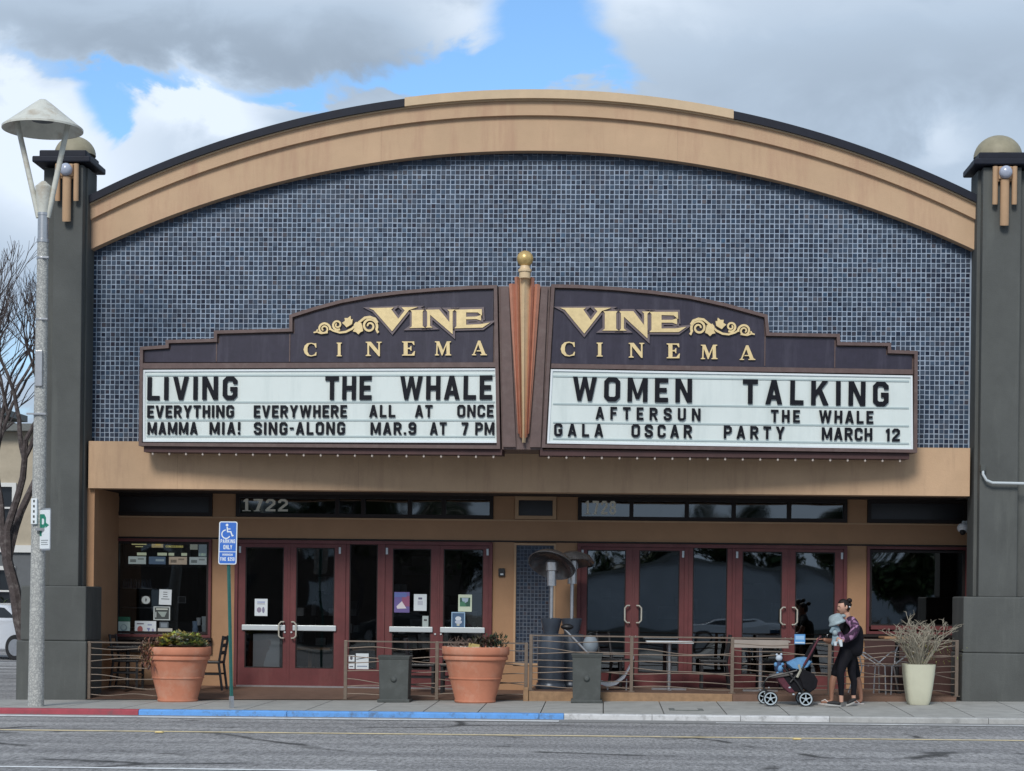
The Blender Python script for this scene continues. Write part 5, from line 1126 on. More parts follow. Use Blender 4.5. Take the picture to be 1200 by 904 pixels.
# pale rag / bag
bg_ = thing('grey_bag', 'grey-blue bag on the deck behind the fence above the right grey pedestal', 'bag', pt(691, 765, -.2))
mb = MB(); c = pt(692, 756, -.2); mb.ball(c, .14, 14, 10, (.9, .8, 1.15)); part('bag_body', mb, mat('bag_grey', (.20, .24, .28), .7, var=.15, scale=12), bg_, smooth=True)
mb = MB(); mb.tube([(c.x-.05, c.y, c.z-.15), (c.x-.05, c.y, .19)], .012, 6); mb.tube([(c.x+.06, c.y, c.z-.15), (c.x+.06, c.y, .19)], .012, 6); part('stand', mb, M_steel, bg_)
# ------------------------------------------------------------------ patio furniture
def black_chair():
    t = thing('patio_chair', 'x', 'chair', (0, 0, 0), 'black wooden patio chairs')
    for sx in (-1, 1):
        mb = MB(); mb.box(sx*.2-.02, sx*.2+.02, -.22, -.18, 0, .44); part('leg', mb, M_blk, t)
        mb = MB(); mb.tube([(sx*.2, .26, 0), (sx*.2, .20, .44), (sx*.2, .27, .90)], .022, 6); part('leg', mb, M_blk, t)
    mb = MB(); mb.box(-.22, .22, -.23, .22, .44, .48); part('seat', mb, M_blk, t, bevel=.01)
    for z_ in (.62, .74, .86): mb = MB(); mb.box(-.19, .19, .23+(z_-.62)*.1, .25+(z_-.62)*.1, z_-.03, z_+.03); part('back_slat', mb, M_blk, t)
    mb = MB(); mb.box(-.19, .19, -.21, -.19, .2, .23); mb.box(-.21, -.19, -.2, .22, .25, .28); mb.box(.19, .21, -.2, .22, .25, .28); part('stretcher', mb, M_blk, t)
    return t
ch = black_chair()
spots = [(245, .35, R(-90), 'black patio chair between the left planter and the green sign post'), (150, .5, R(90), 'black patio chair behind the left fence under the cafe window'),
         (494, .3, R(90), 'black patio chair behind the fence right of the left grey pedestal'), (533, .4, R(-90), 'black patio chair mostly hidden by the second planter'),
         (722, .7, R(60), 'black patio chair left of the first white table on the deck'), (836, .7, R(-90), 'black patio chair between the two white tables'), (905, .8, R(10), 'black patio chair behind the second pale table')]
for i, (px, Y_, rz, lb) in enumerate(spots):
    fl = .19 if px > 615 else .075; l = (X(px, Y_, 800), Y_, fl)
    if i == 0: ch.location = l; ch.rotation_euler = (0, 0, rz); ch['label'] = lb
    else: copy_tree(ch, l, rz, lb)
def table(px0, px1, pyt, Yt, fl, label, m, legm, base='pedestal'):
    xa, xb = X(px0, Yt, pyt), X(px1, Yt, pyt); zt = Z(pyt, Yt, px0); t = thing('patio_table', label, 'table', ((xa+xb)/2, Yt, fl))
    mb = MB(); mb.box(xa, xb, Yt-.33, Yt+.33, zt-.035, zt); part('table_top', mb, m, t, bevel=.006)
    mb = MB(); mb.tube([((xa+xb)/2, Yt, fl), ((xa+xb)/2, Yt, zt-.03)], .035, 10); part('column', mb, legm, t, smooth=True)
    mb = MB(); mb.box((xa+xb)/2-.28, (xa+xb)/2+.28, Yt-.03, Yt+.03, fl, fl+.03); mb.box((xa+xb)/2-.03, (xa+xb)/2+.03, Yt-.28, Yt+.28, fl+.001, fl+.031); part('foot', mb, legm, t)
    return t
table(132, 168, 757, .35, .075, 'dark patio table under the cafe window behind the left fence', M_blk, M_blk)
table(757, 812, 751, .15, .19, 'white topped patio table on the deck in front of the third and fourth doors', M_silver, M_steel)
tb = table(859, 924, 750, .05, .19, 'second table with a pale beige apron behind the stroller', mat('table_beige', (.33, .29, .26), .6, var=.1), M_steel)
mb = MB(); mb.box(X(859, -.3, 755), X(924, -.3, 755), -.31, -.285, Z(759.5, -.3, 890), Z(750, -.3, 890)-.005); part('apron', mb, mat('table_beige', (.33, .29, .26)), tb)
table(1033, 1070, 746, .25, .19, 'wooden topped bench table under the right window', M_wood, M_blk)
def wire_chair(label, px, Yp, rz):
    t = thing('metal_chair', label, 'chair', (0, 0, 0), 'curved steel chairs by the right fence')
    for sx in (-1, 1):
        mb = MB(); mb.tube([(sx*.22, -.2, 0), (sx*.21, -.18, .45), (sx*.24, .15, .66), (sx*.22, .24, .68)], .013, 8); part('leg', mb, M_steel, t, smooth=True)
        mb = MB(); mb.tube([(sx*.22, .3, 0), (sx*.19, .18, .42), (sx*.22, .24, .68), (sx*.17, .32, .88)], .013, 8); part('leg', mb, M_steel, t, smooth=True)
    for k in range(5): mb = MB(); z_ = .5+.085*k; mb.tube([(-.21, .2+.03*k, z_), (0, .23+.03*k, z_+.01), (.21, .2+.03*k, z_)], .010, 6); part('back_rod', mb, M_steel, t)
    for k in range(5): mb = MB(); y_ = -.18+.085*k; mb.tube([(-.2, y_, .45), (.2, y_, .45)], .010, 6); part('seat_rod', mb, M_steel, t)
    t.rotation_euler = (0, 0, rz); t.location = (X(px, Yp, 780), Yp, .19); return t
wire_chair('curved steel chair with rod back just right of the walking women', 1020, -.2, R(95)); wire_chair('curved steel chair with rod back beside the pale planter', 1046, -.1, R(-60))
# ------------------------------------------------------------------ pale planter with bare twigs
Yp = -1.45; xa, xb = X(1058, Yp, 779), X(1095, Yp, 779); xc = (xa+xb)/2; g = gz(xc, Yp); h = Z(778.5, Yp, 1076)-g; rr = (xb-xa)/2
pp = thing('pale_planter', 'tall pale green tapered planter with bare branching twigs beside the right pillar', 'planter', (xc, Yp, g))
mb = MB(); prf = [(.62, 0), (.72, .1), (.84, .4), (.95, .75), (1.0, 1.0), (.93, 1.0), (.90, .92)]
def sq(u, r_): a = math.radians(u); ca_, sa_ = math.cos(a), math.sin(a); k = 1/(abs(ca_)**5+abs(sa_)**5)**.2; return r_*k*ca_, r_*k*sa_
n = 40; base_ = len(mb.v)
for r_, z_ in prf:
    for q in range(n): u, v = sq(360*q/n, r_*rr); mb.v.append((xc+u, Yp+v, g+z_*h))
for i in range(len(prf)-1):
    for q in range(n): q2 = (q+1) % n; mb.f.append((i*n+q, i*n+q2, (i+1)*n+q2, (i+1)*n+q)); mb.c.append(None)
mb.f.append(tuple(range(n))[::-1]); mb.c.append(None); mb.f.append(tuple((len(prf)-1)*n+q for q in range(n))); mb.c.append(None)
part('pot', mb, M_pot, pp, smooth=True)
mb = MB(); rnd = random.Random(4)
def twig(p, d, r_, ln, lvl):
    pts = [p]; n = 4
    for k in range(n): d = (d+Vector((rnd.gauss(0, .09), rnd.gauss(0, .09), rnd.gauss(.02, .05)))).normalized(); pts.append(pts[-1]+d*ln/n)
    mb.tube(pts, r_, 5, r_*.65)
    if lvl > 0:
        for k in (2, 3, 4):
            if rnd.random() < .78: nd_ = (d+Vector((rnd.gauss(0, .65), rnd.gauss(0, .5), rnd.gauss(0, .3)))).normalized(); twig(pts[k], nd_, r_*.66, ln*rnd.uniform(.35, .6), lvl-1)
for i in range(36):
    a = rnd.uniform(0, 6.28); sp_ = rnd.uniform(.05, .80); twig(Vector((xc+rr*.5*math.cos(a)*sp_, Yp+rr*.5*math.sin(a)*sp_, g+h*.9)), Vector((math.cos(a)*sp_*1.0, math.sin(a)*sp_*.8, 1)), .012, rnd.uniform(.36, .60), 3)
part('twigs', mb, mat('bare_twig_bark', (.29, .265, .21), .8, var=.35, scale=25), pp)
mb = MB()
for i in range(170): p = Vector((xc+rnd.gauss(.14, .20), Yp+rnd.gauss(0, .15), g+h+rnd.uniform(.0, .35))); leaf(mb, p, Vector((rnd.gauss(0, 1), rnd.gauss(0, 1), rnd.gauss(0, .6))), .06, .015, (.18, .17, .07), .4)
part('sparse_leaves', mb, M_leaf, pp)
# ------------------------------------------------------------------ stroller
SY = -1.75
sg0 = gz(X(920, SY, 820), SY)
def s3(px, py, dy=0): p = pt(px, py, SY+dy); return p
ST = thing('stroller', 'black and maroon stroller with white spoked wheels pushed along the pavement', 'stroller', (s3(920, 820).x, SY, sg0))
M_tyre = mat('tyre_rubber', (.02, .02, .022), .8); M_hub = mat('stroller_wheel_white', (.40, .47, .52), .4)
M_fab = mat('stroller_black_fabric', (.009, .009, .012), .85, spec=.2, var=.3, scale=20); M_fabm = mat('stroller_maroon_fabric', (.085, .018, .032), .8, var=.2, scale=20)
def wheel(px, r_, dy, par, spokes=5):
    c = Vector((s3(px, 815).x, SY+dy, sg0+r_)); T = Matrix.Translation(c) @ Matrix.Rotation(R(90), 4, 'X')
    mb = MB(); mb.lathe([(r_*.86, -.018), (r_*.97, -.02), (r_, -.008), (r_, .008), (r_*.97, .02), (r_*.86, .018), (r_*.86, -.018)], (0, 0, 0), 28, T); o = part('wheel', mb, M_tyre, par, smooth=True)
    mb = MB(); mb.lathe([(r_*.70, -.02), (r_*.86, -.022), (r_*.86, .022), (r_*.70, .02), (r_*.70, -.02)], (0, 0, 0), 28, T); mb.lathe([(r_*.22, -.03), (r_*.22, .03)], (0, 0, 0), 12, T)
    for k in range(spokes):
        a = 2*math.pi*k/spokes+.3; mb.tube([tuple(T @ Vector((r_*.15*math.cos(a), r_*.15*math.sin(a), .0))), tuple(T @ Vector((r_*.75*math.cos(a), r_*.75*math.sin(a), 0)))], r_*.085, 6)
    part('rim', mb, M_hub, o)
for px, r_ in ((901.5, .112), (942.5, .112)):
    for dy in (-.22, .22): wheel(px-(4 if dy > 0 and px < 920 else 0), r_, dy, ST)
def st_tube(pts, r_, m=M_blk, name='frame_tube'):
    for dy in (-.19, .19):
        mb = MB(); mb.tube([s3(a, b, dy) for a, b in pts], r_, 8); part(name, mb, m, ST, smooth=True)
st_tube([(899, 812), (893, 803), (900, 794), (918, 790), (934, 786)], .016)
st_tube([(943, 814), (934, 800), (925, 790), (917, 780)], .016)
st_tube([(926, 800), (940, 784), (950, 768), (957, 752), (961, 747)], .015)
mb = MB(); mb.tube([s3(961, 747, -.19), s3(961.5, 746, 0), s3(961, 747, .19)], .020, 8); part('handle', mb, M_blk, ST, smooth=True)
mb = MB(); mb.tube([s3(942, 780, -.21), s3(950, 766, -.215), s3(957, 753, -.21), s3(961.5, 746, -.18)], .017, 8); part('handle_strap', mb, M_fabm, ST, smooth=True)
mb = MB(); mb.tube([s3(901, 806, -.2), s3(901, 806, .2)], .012, 8); mb.tube([s3(942, 815, -.2), s3(942, 815, .2)], .012, 8); part('axle', mb, M_steel, ST)
def bodyshape(pts, hw_, m, name, par=ST):
    P = [s3(*p) for p in pts]; mb = MB(); n = len(P)
    mb.v = [(p.x, SY-hw_, p.z) for p in P]+[(p.x, SY+hw_, p.z) for p in P]; mb.f = [tuple(range(n)), tuple(range(n, 2*n))[::-1]]+[(i, (i+1) % n, n+(i+1) % n, n+i) for i in range(n)]; mb.c = [None]*(n+2)
    return part(name, mb, m, par, bevel=.015)
bodyshape([(908, 791), (915, 790), (922, 800), (931, 811), (924, 812), (917, 806), (911, 798)], .17, M_fabm, 'footwell')
bodyshape([(914, 792), (934, 782), (942, 790), (946, 800), (938, 811), (928, 810), (920, 800)], .165, M_fab, 'seat')
bodyshape([(932, 786), (940, 784), (952, 789), (957, 797), (955, 806), (947, 812), (940, 806)], .19, M_fab, 'storage_basket')
bodyshape([(902, 791), (914, 788), (928, 788), (928, 791), (912, 793.5), (902, 794.5)], .20, mat('stroller_tray_grey', (.10, .09, .085), .5), 'tray')
bodyshape([(918, 776), (932, 786), (945, 782), (953, 766), (957, 752), (950, 757), (941, 774), (930, 778)], .16, M_fab, 'backrest')
mb = MB(); q = s3(929, 786, -.2); mb.tube([s3(936, 779, -.2), s3(938, 786, -.2), s3(934, 794, -.2)], .02, 6); part('buckle', mb, mat('stroller_buckle', (.35, .34, .28), .5), ST)
for (a, b) in ((925.5, 806), (930, 814), (937, 813)): mb = MB(); mb.ball(s3(a, b, -.17), .02, 8, 6, (1, .5, .7)); part('fitting', mb, M_hub, ST, smooth=True)
M_plb = mat('light_blue_blanket', (.12, .28, .50), .9, var=.15, scale=20)
mb = MB(); pts = [(921, 778), (927, 774), (935, 771), (944, 771), (950, 776), (945, 781), (935, 785), (927, 784)]
P = [s3(*p) for p in pts]; n = len(P)
for k, (dy, sc) in enumerate(((-.19, .9), (-.15, 1.05), (.12, 1.05), (.16, .9))):
    c_ = sum(P, Vector())/n; mb.v += [(c_.x+(p.x-c_.x)*sc, SY+dy, c_.z+(p.z-c_.z)*sc+.012*math.sin(i*2.1+k)) for i, p in enumerate(P)]
for k in range(3): mb.f += [(k*n+i, k*n+(i+1) % n, (k+1)*n+(i+1) % n, (k+1)*n+i) for i in range(n)]
mb.f += [tuple(range(n))[::-1], tuple(range(3*n, 4*n))]; mb.c = [None]*len(mb.f)
o = tag(part('baby_blanket', mb, M_plb, smooth=True), 'light blue crumpled blanket lying on the stroller seat', 'blanket')
tb_ = thing('teddy_bear', 'small plush bear toy with pale blue body at the front of the stroller', 'toy', s3(911, 792))
for nm, (a, b), r_, m, sc in (('body', (912.5, 782.5), .075, mat('plush_navy', (.025, .04, .09), .9), (.9, 1, 1.25)), ('belly', (914.5, 784), .06, M_plb, (.8, 1.1, 1.0)), ('head', (913, 771.5), .052, mat('plush_pale', (.45, .52, .60), .9), (1, 1, .95))):
    mb = MB(); mb.ball(s3(a, b, -.06 if nm == 'belly' else -.02), r_, 14, 10, sc); part(nm, mb, m, tb_, smooth=True)
for a, b in ((910.3, 767.5), (915.6, 767)): mb = MB(); mb.ball(s3(a, b, -.02), .019, 8, 6); part('ear', mb, MATS['plush_pale'], tb_, smooth=True)
for a, b in ((909, 779), (917, 779.5), (911.5, 790), (916, 789)): mb = MB(); mb.ball(s3(a, b, -.06), .028, 8, 6, (1, 1, 1.3)); part('limb', mb, M_plb, tb_, smooth=True)
# ------------------------------------------------------------------ people (skinned bodies)
def skin(name, m, joints, edges, parent, sub=2, root=0, label=None):
    """joints: (Vector, radius x, radius y)"""
    me = bpy.data.meshes.new(name); me.from_pydata([tuple(j[0]) for j in joints], edges, []); me.materials.append(m); me.polygons.foreach_set('use_smooth', []) if 0 else None
    o = bpy.data.objects.new(name, me); link(o, parent)
    sk = o.modifiers.new('skin', 'SKIN'); sk.use_smooth_shade = True; sk.branch_smoothing = .6
    if not me.skin_vertices: 
        bm = bmesh.new(); bm.from_mesh(me); bm.verts.layers.skin.verify(); bm.to_mesh(me); bm.free()
    for i, j in enumerate(joints):
        me.skin_vertices[0].data[i].radius = (j[1], j[2] if len(j) > 2 else j[1]); me.skin_vertices[0].data[i].use_root = (i == root)
    sb = o.modifiers.new('subdiv', 'SUBSURF'); sb.levels = sub; sb.render_levels = sub
    return o
M_skin = mat('skin_tone', (.52, .30, .22), .55, var=.05, scale=15); M_skin2 = mat('skin_tone_warm', (.30, .15, .10), .55, var=.05, scale=15)
M_hair = mat('dark_brown_hair', (.010, .006, .006), .6, spec=.3, var=.4, scale=60); M_cloth = mat('black_clothing', (.007, .007, .011), .8, spec=.2, var=.4, scale=8, bump=.4, bscale=12)
M_lip = mat('lips', (.22, .06, .06), .5); M_eye = mat('eye_dark', (.01, .01, .01), .3)
def patterned():
    m = mat('purple_patterned_fabric', (.06, .02, .05), .8); t = m.node_tree; b = t.nodes['Principled BSDF']
    g = t.nodes.new('ShaderNodeNewGeometry'); v = t.nodes.new('ShaderNodeTexNoise'); v.inputs['Scale'].default_value = 9; v.inputs['Detail'].default_value = 2; v.inputs['Distortion'].default_value = 1.6
    t.links.new(g.outputs['Position'], v.inputs['Vector']); r_ = t.nodes.new('ShaderNodeValToRGB'); t.links.new(v.outputs[0], r_.inputs[0]); e = r_.color_ramp.elements
    e[0].position = .47; e[0].color = (.035, .012, .035, 1); e[1].position = .60; e[1].color = (.36, .20, .33, 1); a = e.new(.52); a.color = (.10, .03, .09, 1); t.links.new(r_.outputs[0], b.inputs['Base Color']); return m
M_pat = patterned()
def hand(parent, wrist, direction, up, m, curl=.5, size=.085, side=1):
    """palm and five separate bent fingers as one skinned surface"""
    d = direction.normalized(); u = (up-d*up.dot(d)).normalized(); s_ = d.cross(u)*side; J = [(wrist, .021, .019), (wrist+d*size*.45, .028, .014), (wrist+d*size*.8, .030, .013)]; E_ = [(0, 1), (1, 2)]
    for k, (off, ln) in enumerate(((-.028, .82), (-.009, .95), (.010, .9), (.028, .72))):
        b0 = wrist+d*size*.95+s_*off; a1 = b0+(d*math.cos(curl*.6)-u*math.sin(curl*.6))*ln*size*.42; a2 = a1+(d*math.cos(curl*1.8)-u*math.sin(curl*1.8))*ln*size*.33; a3 = a2+(d*math.cos(curl*3)-u*math.sin(curl*3))*ln*size*.25
        n = len(J); J += [(b0, .0095), (a1, .009), (a2, .008), (a3, .007)]; E_ += [(2, n), (n, n+1), (n+1, n+2), (n+2, n+3)]
    n = len(J); th = wrist+d*size*.35-s_*.03; J += [(th, .011), (th+d*size*.35-s_*.018-u*.01, .0095), (th+d*size*.6-s_*.012-u*.026, .008)]; E_ += [(1, n), (n, n+1), (n+1, n+2)]
    return skin('hand', m, J, E_, parent, 1)
def face_dir(yaw): return Vector((math.cos(yaw), math.sin(yaw), 0))
def head(parent, c, yaw, pitch, m, hairfn, H=.235):
    """head centred at c looking along yaw"""
    f = face_dir(yaw); T = Matrix.Translation(c) @ Matrix.Rotation(yaw, 4, 'Z') @ Matrix.Rotation(pitch, 4, 'Y')
    me = bpy.data.meshes.new('head'); bm = bmesh.new(); bmesh.ops.create_uvsphere(bm, u_segments=28, v_segments=20, radius=1)
    for v in bm.verts:
        x_, y_, z_ = v.co; front = max(0, x_)
        k = 1.0-.28*max(0, -z_-.1)*1.0; yy = y_*.66*k*(1-.06*front); xx = x_*.80*(1-.22*max(0, -z_-.2)*(1 if x_ < 0 else .25)); zz = z_
        nose = math.exp(-((y_)/.13)**2)*math.exp(-((z_+.12)/.20)**2)*front; xx += .17*nose
        brow = math.exp(-((z_-.12)/.10)**2)*front*.03; xx += brow
        eye = sum(math.exp(-((y_-s_)/.12)**2-((z_-.02)/.09)**2) for s_ in (-.34, .34))*front; xx -= .09*eye
        lips = math.exp(-(y_/.2)**2-((z_+.46)/.07)**2)*front; xx += .05*lips
        chin = math.exp(-(y_/.26)**2-((z_+.80)/.16)**2)*max(0, x_+.3); xx += .16*chin
        v.co = Vector((xx, yy, zz))*H/2
    bm.to_mesh(me); bm.free(); me.transform(T); me.materials.append(m); me.shade_smooth(); o = bpy.data.objects.new('head', me); link(o, parent)
    for s_ in (-1, 1):
        mb = MB(); mb.ball(T @ Vector((.070, s_*.027, .004)), .0125, 10, 8, (.8, 1.2, .8)); part('eye', mb, M_eye, o, smooth=True)
        mb = MB(); mb.ball(T @ Vector((-.005, s_*.078, -.005)), .026, 10, 8, (.8, .4, 1.2)); part('ear', mb, m, o, smooth=True)
        mb = MB(); mb.tube([T @ Vector((.088, s_*.012, .024)), T @ Vector((.088, s_*.028, .030)), T @ Vector((.078, s_*.042, .024))], .0035, 5); part('eyebrow', mb, M_hair, o)
    mb = MB(); mb.ball(T @ Vector((.093, 0, -.054)), .018, 10, 6, (.45, 1.3, .45)); part('mouth', mb, M_lip, o, smooth=True)
    hairfn(T, o, H); return o
def hair_bun(T, par, H):
    me = bpy.data.meshes.new('hair'); bm = bmesh.new(); bmesh.ops.create_uvsphere(bm, u_segments=28, v_segments=20, radius=1)
    rm = [v for v in bm.verts if (v.co.x > .30 and v.co.z < .50) or (v.co.z < -.10 and v.co.x > -.12) or v.co.z < -.62]
    bmesh.ops.delete(bm, geom=rm, context='VERTS')
    for v in bm.verts: v.co = Vector((v.co.x*.86-.03, v.co.y*.73, v.co.z*1.05+.03))*H/2*(1+.02*math.sin(v.co.y*40))
    bm.to_mesh(me); bm.free(); me.transform(T); me.materials.append(M_hair); me.shade_smooth(); o = bpy.data.objects.new('hair', me); link(o, par)
    sd_ = o.modifiers.new('thick', 'SOLIDIFY'); sd_.thickness = .012
    mb = MB(); mb.ball(T @ Vector((-.115, 0, .075)), .043, 14, 10, (1, 1, .9)); part('hair_bun', mb, M_hair, par, smooth=True)
# --- woman with the baby carrier
Y1 = -1.95
def w3(px, py, dy=0): return pt(px, py, Y1+dy)
gy = gz(w3(985, 825).x, Y1)
P1 = thing('person', 'woman with dark hair in a bun and black clothes carrying a baby on her chest', 'person', (w3(988, 826).x, Y1, gy))
J = [(w3(994, 764), .135, .155), (w3(995, 752), .115, .135), (w3(996, 740), .125, .15), (w3(997, 730), .115, .17), (w3(995, 722.5), .052, .055),
     (w3(991, 769, -.08), .095, .09), (w3(984.5, 789, -.10), .062, .062), (w3(985.5, 798, -.09), .058, .055), (w3(986, 817, -.08), .038, .036),
     (w3(998, 769, .09), .095, .09), (w3(998, 790, .10), .062, .062), (w3(1001, 799, .10), .054, .054), (w3(1000, 817, .09), .037, .036),
     (w3(999, 727, -.17), .062, .06), (w3(1004, 742, -.22), .05, .05), (w3(994, 750, -.26), .042, .04),
     (w3(995, 727, .17), .062, .06), (w3(996, 743, .21), .048, .048), (w3(984, 747, .15), .04, .04)]
E1 = [(0, 1), (1, 2), (2, 3), (3, 4), (0, 5), (5, 6), (6, 7), (7, 8), (0, 9), (9, 10), (10, 11), (11, 12), (3, 13), (13, 14), (14, 15), (3, 16), (16, 17), (17, 18)]
skin('body', M_cloth, J, E1, P1)
skin('shawl', M_pat, [(w3(993, 725, -.10), .085, .08), (w3(1000, 729, -.20), .09, .085), (w3(1003.5, 739, -.24), .085, .08), (w3(997, 747, -.27), .075, .06), (w3(987, 749, -.25), .06, .05), (w3(982, 741, -.20), .05, .05)], [(0, 1), (1, 2), (2, 3), (3, 4), (4, 5)], P1)
skin('loose_top', M_cloth, [(w3(999, 730), .13, .16), (w3(1000, 745), .125, .17), (w3(999, 760), .14, .18), (w3(998, 771), .10, .17)], [(0, 1), (1, 2), (2, 3)], P1)
mb = MB(); mb.tube([w3(994, 727), w3(992, 718)], .048, 12); part('neck', mb, M_skin, P1, smooth=True)
hd1 = head(P1, w3(988.5, 711.5), R(200), R(12), M_skin, hair_bun, .225)
mb = MB(); mb.ball(w3(995.8, 711.5, -.09), .012, 8, 6); part('earring', mb, M_paper, hd1, smooth=True)
hand(P1, w3(990, 750.5, -.28), Vector((-1, -.1, .1)), Vector((0, -1, .2)), M_skin, .5)
def shoe(par, heel, toe, m, sole, g):
    d = Vector((toe.x-heel.x, toe.y-heel.y, 0)); L_ = d.length; a = math.atan2(d.y, d.x); T = Matrix.Translation((heel.x, heel.y, 0)) @ Matrix.Rotation(a, 4, 'Z')
    zr_ = lambda k: heel.z+(toe.z-heel.z)*k
    mb = MB(); n = 16
    for z_off, grow in ((0, 1.0), (.022, 1.02)):
        for q in range(n):
            an = 2*math.pi*q/n; x_ = .5+.5*math.cos(an); wd = .042*(1-.25*(1-x_))*(1 if True else 1); p = T @ Vector((L_*x_, wd*math.sin(an)*grow, 0)); mb.v.append((p.x, p.y, zr_(x_)+z_off))
    mb.f = [(q, (q+1) % n, n+(q+1) % n, n+q) for q in range(n)]+[tuple(range(n))[::-1], tuple(range(n, 2*n))]; mb.c = [None]*(n+2); o = part('shoe', mb, sole, par)
    J_ = [(T @ Vector((L_*.14, 0, 0))+Vector((0, 0, zr_(.14)+.075)), .042), (T @ Vector((L_*.15, 0, 0))+Vector((0, 0, zr_(.15)+.045)), .040, .042), (T @ Vector((L_*.5, 0, 0))+Vector((0, 0, zr_(.5)+.045)), .038, .034), (T @ Vector((L_*.85, 0, 0))+Vector((0, 0, zr_(.85)+.032)), .034, .022)]
    return o, skin('shoe_upper', m, J_, [(0, 1), (1, 2), (2, 3)], o, 2)
M_shoe = mat('black_shoe_canvas', (.015, .015, .017), .7); M_sole = mat('white_shoe_sole', (.40, .40, .39), .6)
a = w3(986, 826, -.08); a.z = gy+.004; b = w3(966, 829, -.10); b.z = gy+.03; shoe(P1, a, b, M_shoe, M_sole, gy)
a = w3(1003, 818, .09); a.z = gy+.07; b = w3(991, 828, .07); b.z = gy+.004; shoe(P1, a, b, M_shoe, M_sole, gy)
for (px, dy) in ((985.7, -.08), (1000.3, .09)): mb = MB(); mb.tube([w3(px, 815, dy), w3(px+.3, 823, dy)], .033, 10, .030); part('ankle', mb, M_skin, P1, smooth=True)
# --- baby in the carrier
M_hat = mat('pale_blue_hat', (.28, .35, .38), .9, var=.25, scale=14, bump=.4, bscale=25)
P2 = thing('person', 'baby in a pale blue brimmed hat carried on the chest of a woman', 'person', w3(981, 748, -.2))
skin('body', MATS['pale_blue_hat'] if False else mat('baby_blue_suit', (.20, .28, .33), .85, var=.2, scale=12), [(w3(981, 745, -.16), .085, .08), (w3(979.5, 736, -.17), .08, .085), (w3(978.5, 731, -.17), .05, .05), (w3(978, 750, -.25), .045, .045), (w3(975.5, 757, -.25), .03, .03), (w3(984, 752, -.28), .04, .04), (w3(986, 757, -.30), .028, .028),
      (w3(976, 737, -.24), .035, .035), (w3(973, 742, -.24), .026, .026)], [(0, 1), (1, 2), (0, 3), (3, 4), (0, 5), (5, 6), (1, 7), (7, 8)], P2)
mb = MB(); mb.ball(w3(979.5, 727.5, -.17), .080, 18, 14, (1, .9, 1.05)); hb_ = part('head', mb, M_skin, P2, smooth=True)
T = Matrix.Translation(w3(980, 727.5, -.17)) @ Matrix.Rotation(R(-20), 4, 'Y')
mb = MB(); mb.lathe([(.128, -.055), (.134, -.04), (.106, .0), (.104, .05), (.085, .085), (.05, .10), (.002, .103)], (0, 0, 0), 28, T); part('hat', mb, M_hat, hb_, smooth=True)
mb = MB(); mb.ball(w3(988, 722, -.17), .034, 10, 8, (1.3, 1, .8)); mb.ball(w3(973.5, 724.5, -.17), .026, 10, 8, (1, 1, 1.1)); part('hat_ears', mb, M_hat, hb_, smooth=True)
skin('carrier_panel', M_hat, [(w3(977, 738, -.24), .07, .05), (w3(980, 746, -.24), .065, .045)], [(0, 1)], P2, 2)
for (a_, b_, c_, d_) in ((984.5, 750, 986, 758), (979, 752, 979, 757)):
    mb = MB(); mb.tube([w3(a_, b_, -.32), w3((a_+c_)/2, (b_+d_)/2, -.32), w3(c_, d_, -.33)], .034, 10, .018); part('sock', mb, M_paper, P2, smooth=True)
# --- second woman, mostly behind the first, pushing the stroller
Y2 = -1.50
def v3(px, py, dy=0): return pt(px, py, Y2+dy)
g2 = gz(v3(990, 820).x, Y2)
P3_ = thing('person', 'woman in black shorts and white flip-flops pushing the stroller, mostly hidden', 'person', (v3(990, 821).x, Y2, g2))
J = [(v3(993, 766), .13, .15), (v3(992, 754), .11, .125), (v3(990, 742), .12, .14), (v3(989.5, 733), .11, .16), (v3(988.5, 725), .05, .05),
     (v3(987, 770, -.09), .095, .09), (v3(979, 788, -.10), .068, .068), (v3(977.5, 794, -.10), .068, .066),
     (v3(999, 770, .09), .095, .09), (v3(1003, 789, .10), .070, .068), (v3(1004, 796, .10), .068, .066),
     (v3(990, 731, -.17), .058, .058), (v3(984, 740, -.20), .055, .055), (v3(989, 731, .17), .058, .058), (v3(984, 740, .20), .055, .055)]
skin('body', M_cloth, J, [(0, 1), (1, 2), (2, 3), (3, 4), (0, 5), (5, 6), (6, 7), (0, 8), (8, 9), (9, 10), (3, 11), (11, 12), (3, 13), (13, 14)], P3_)
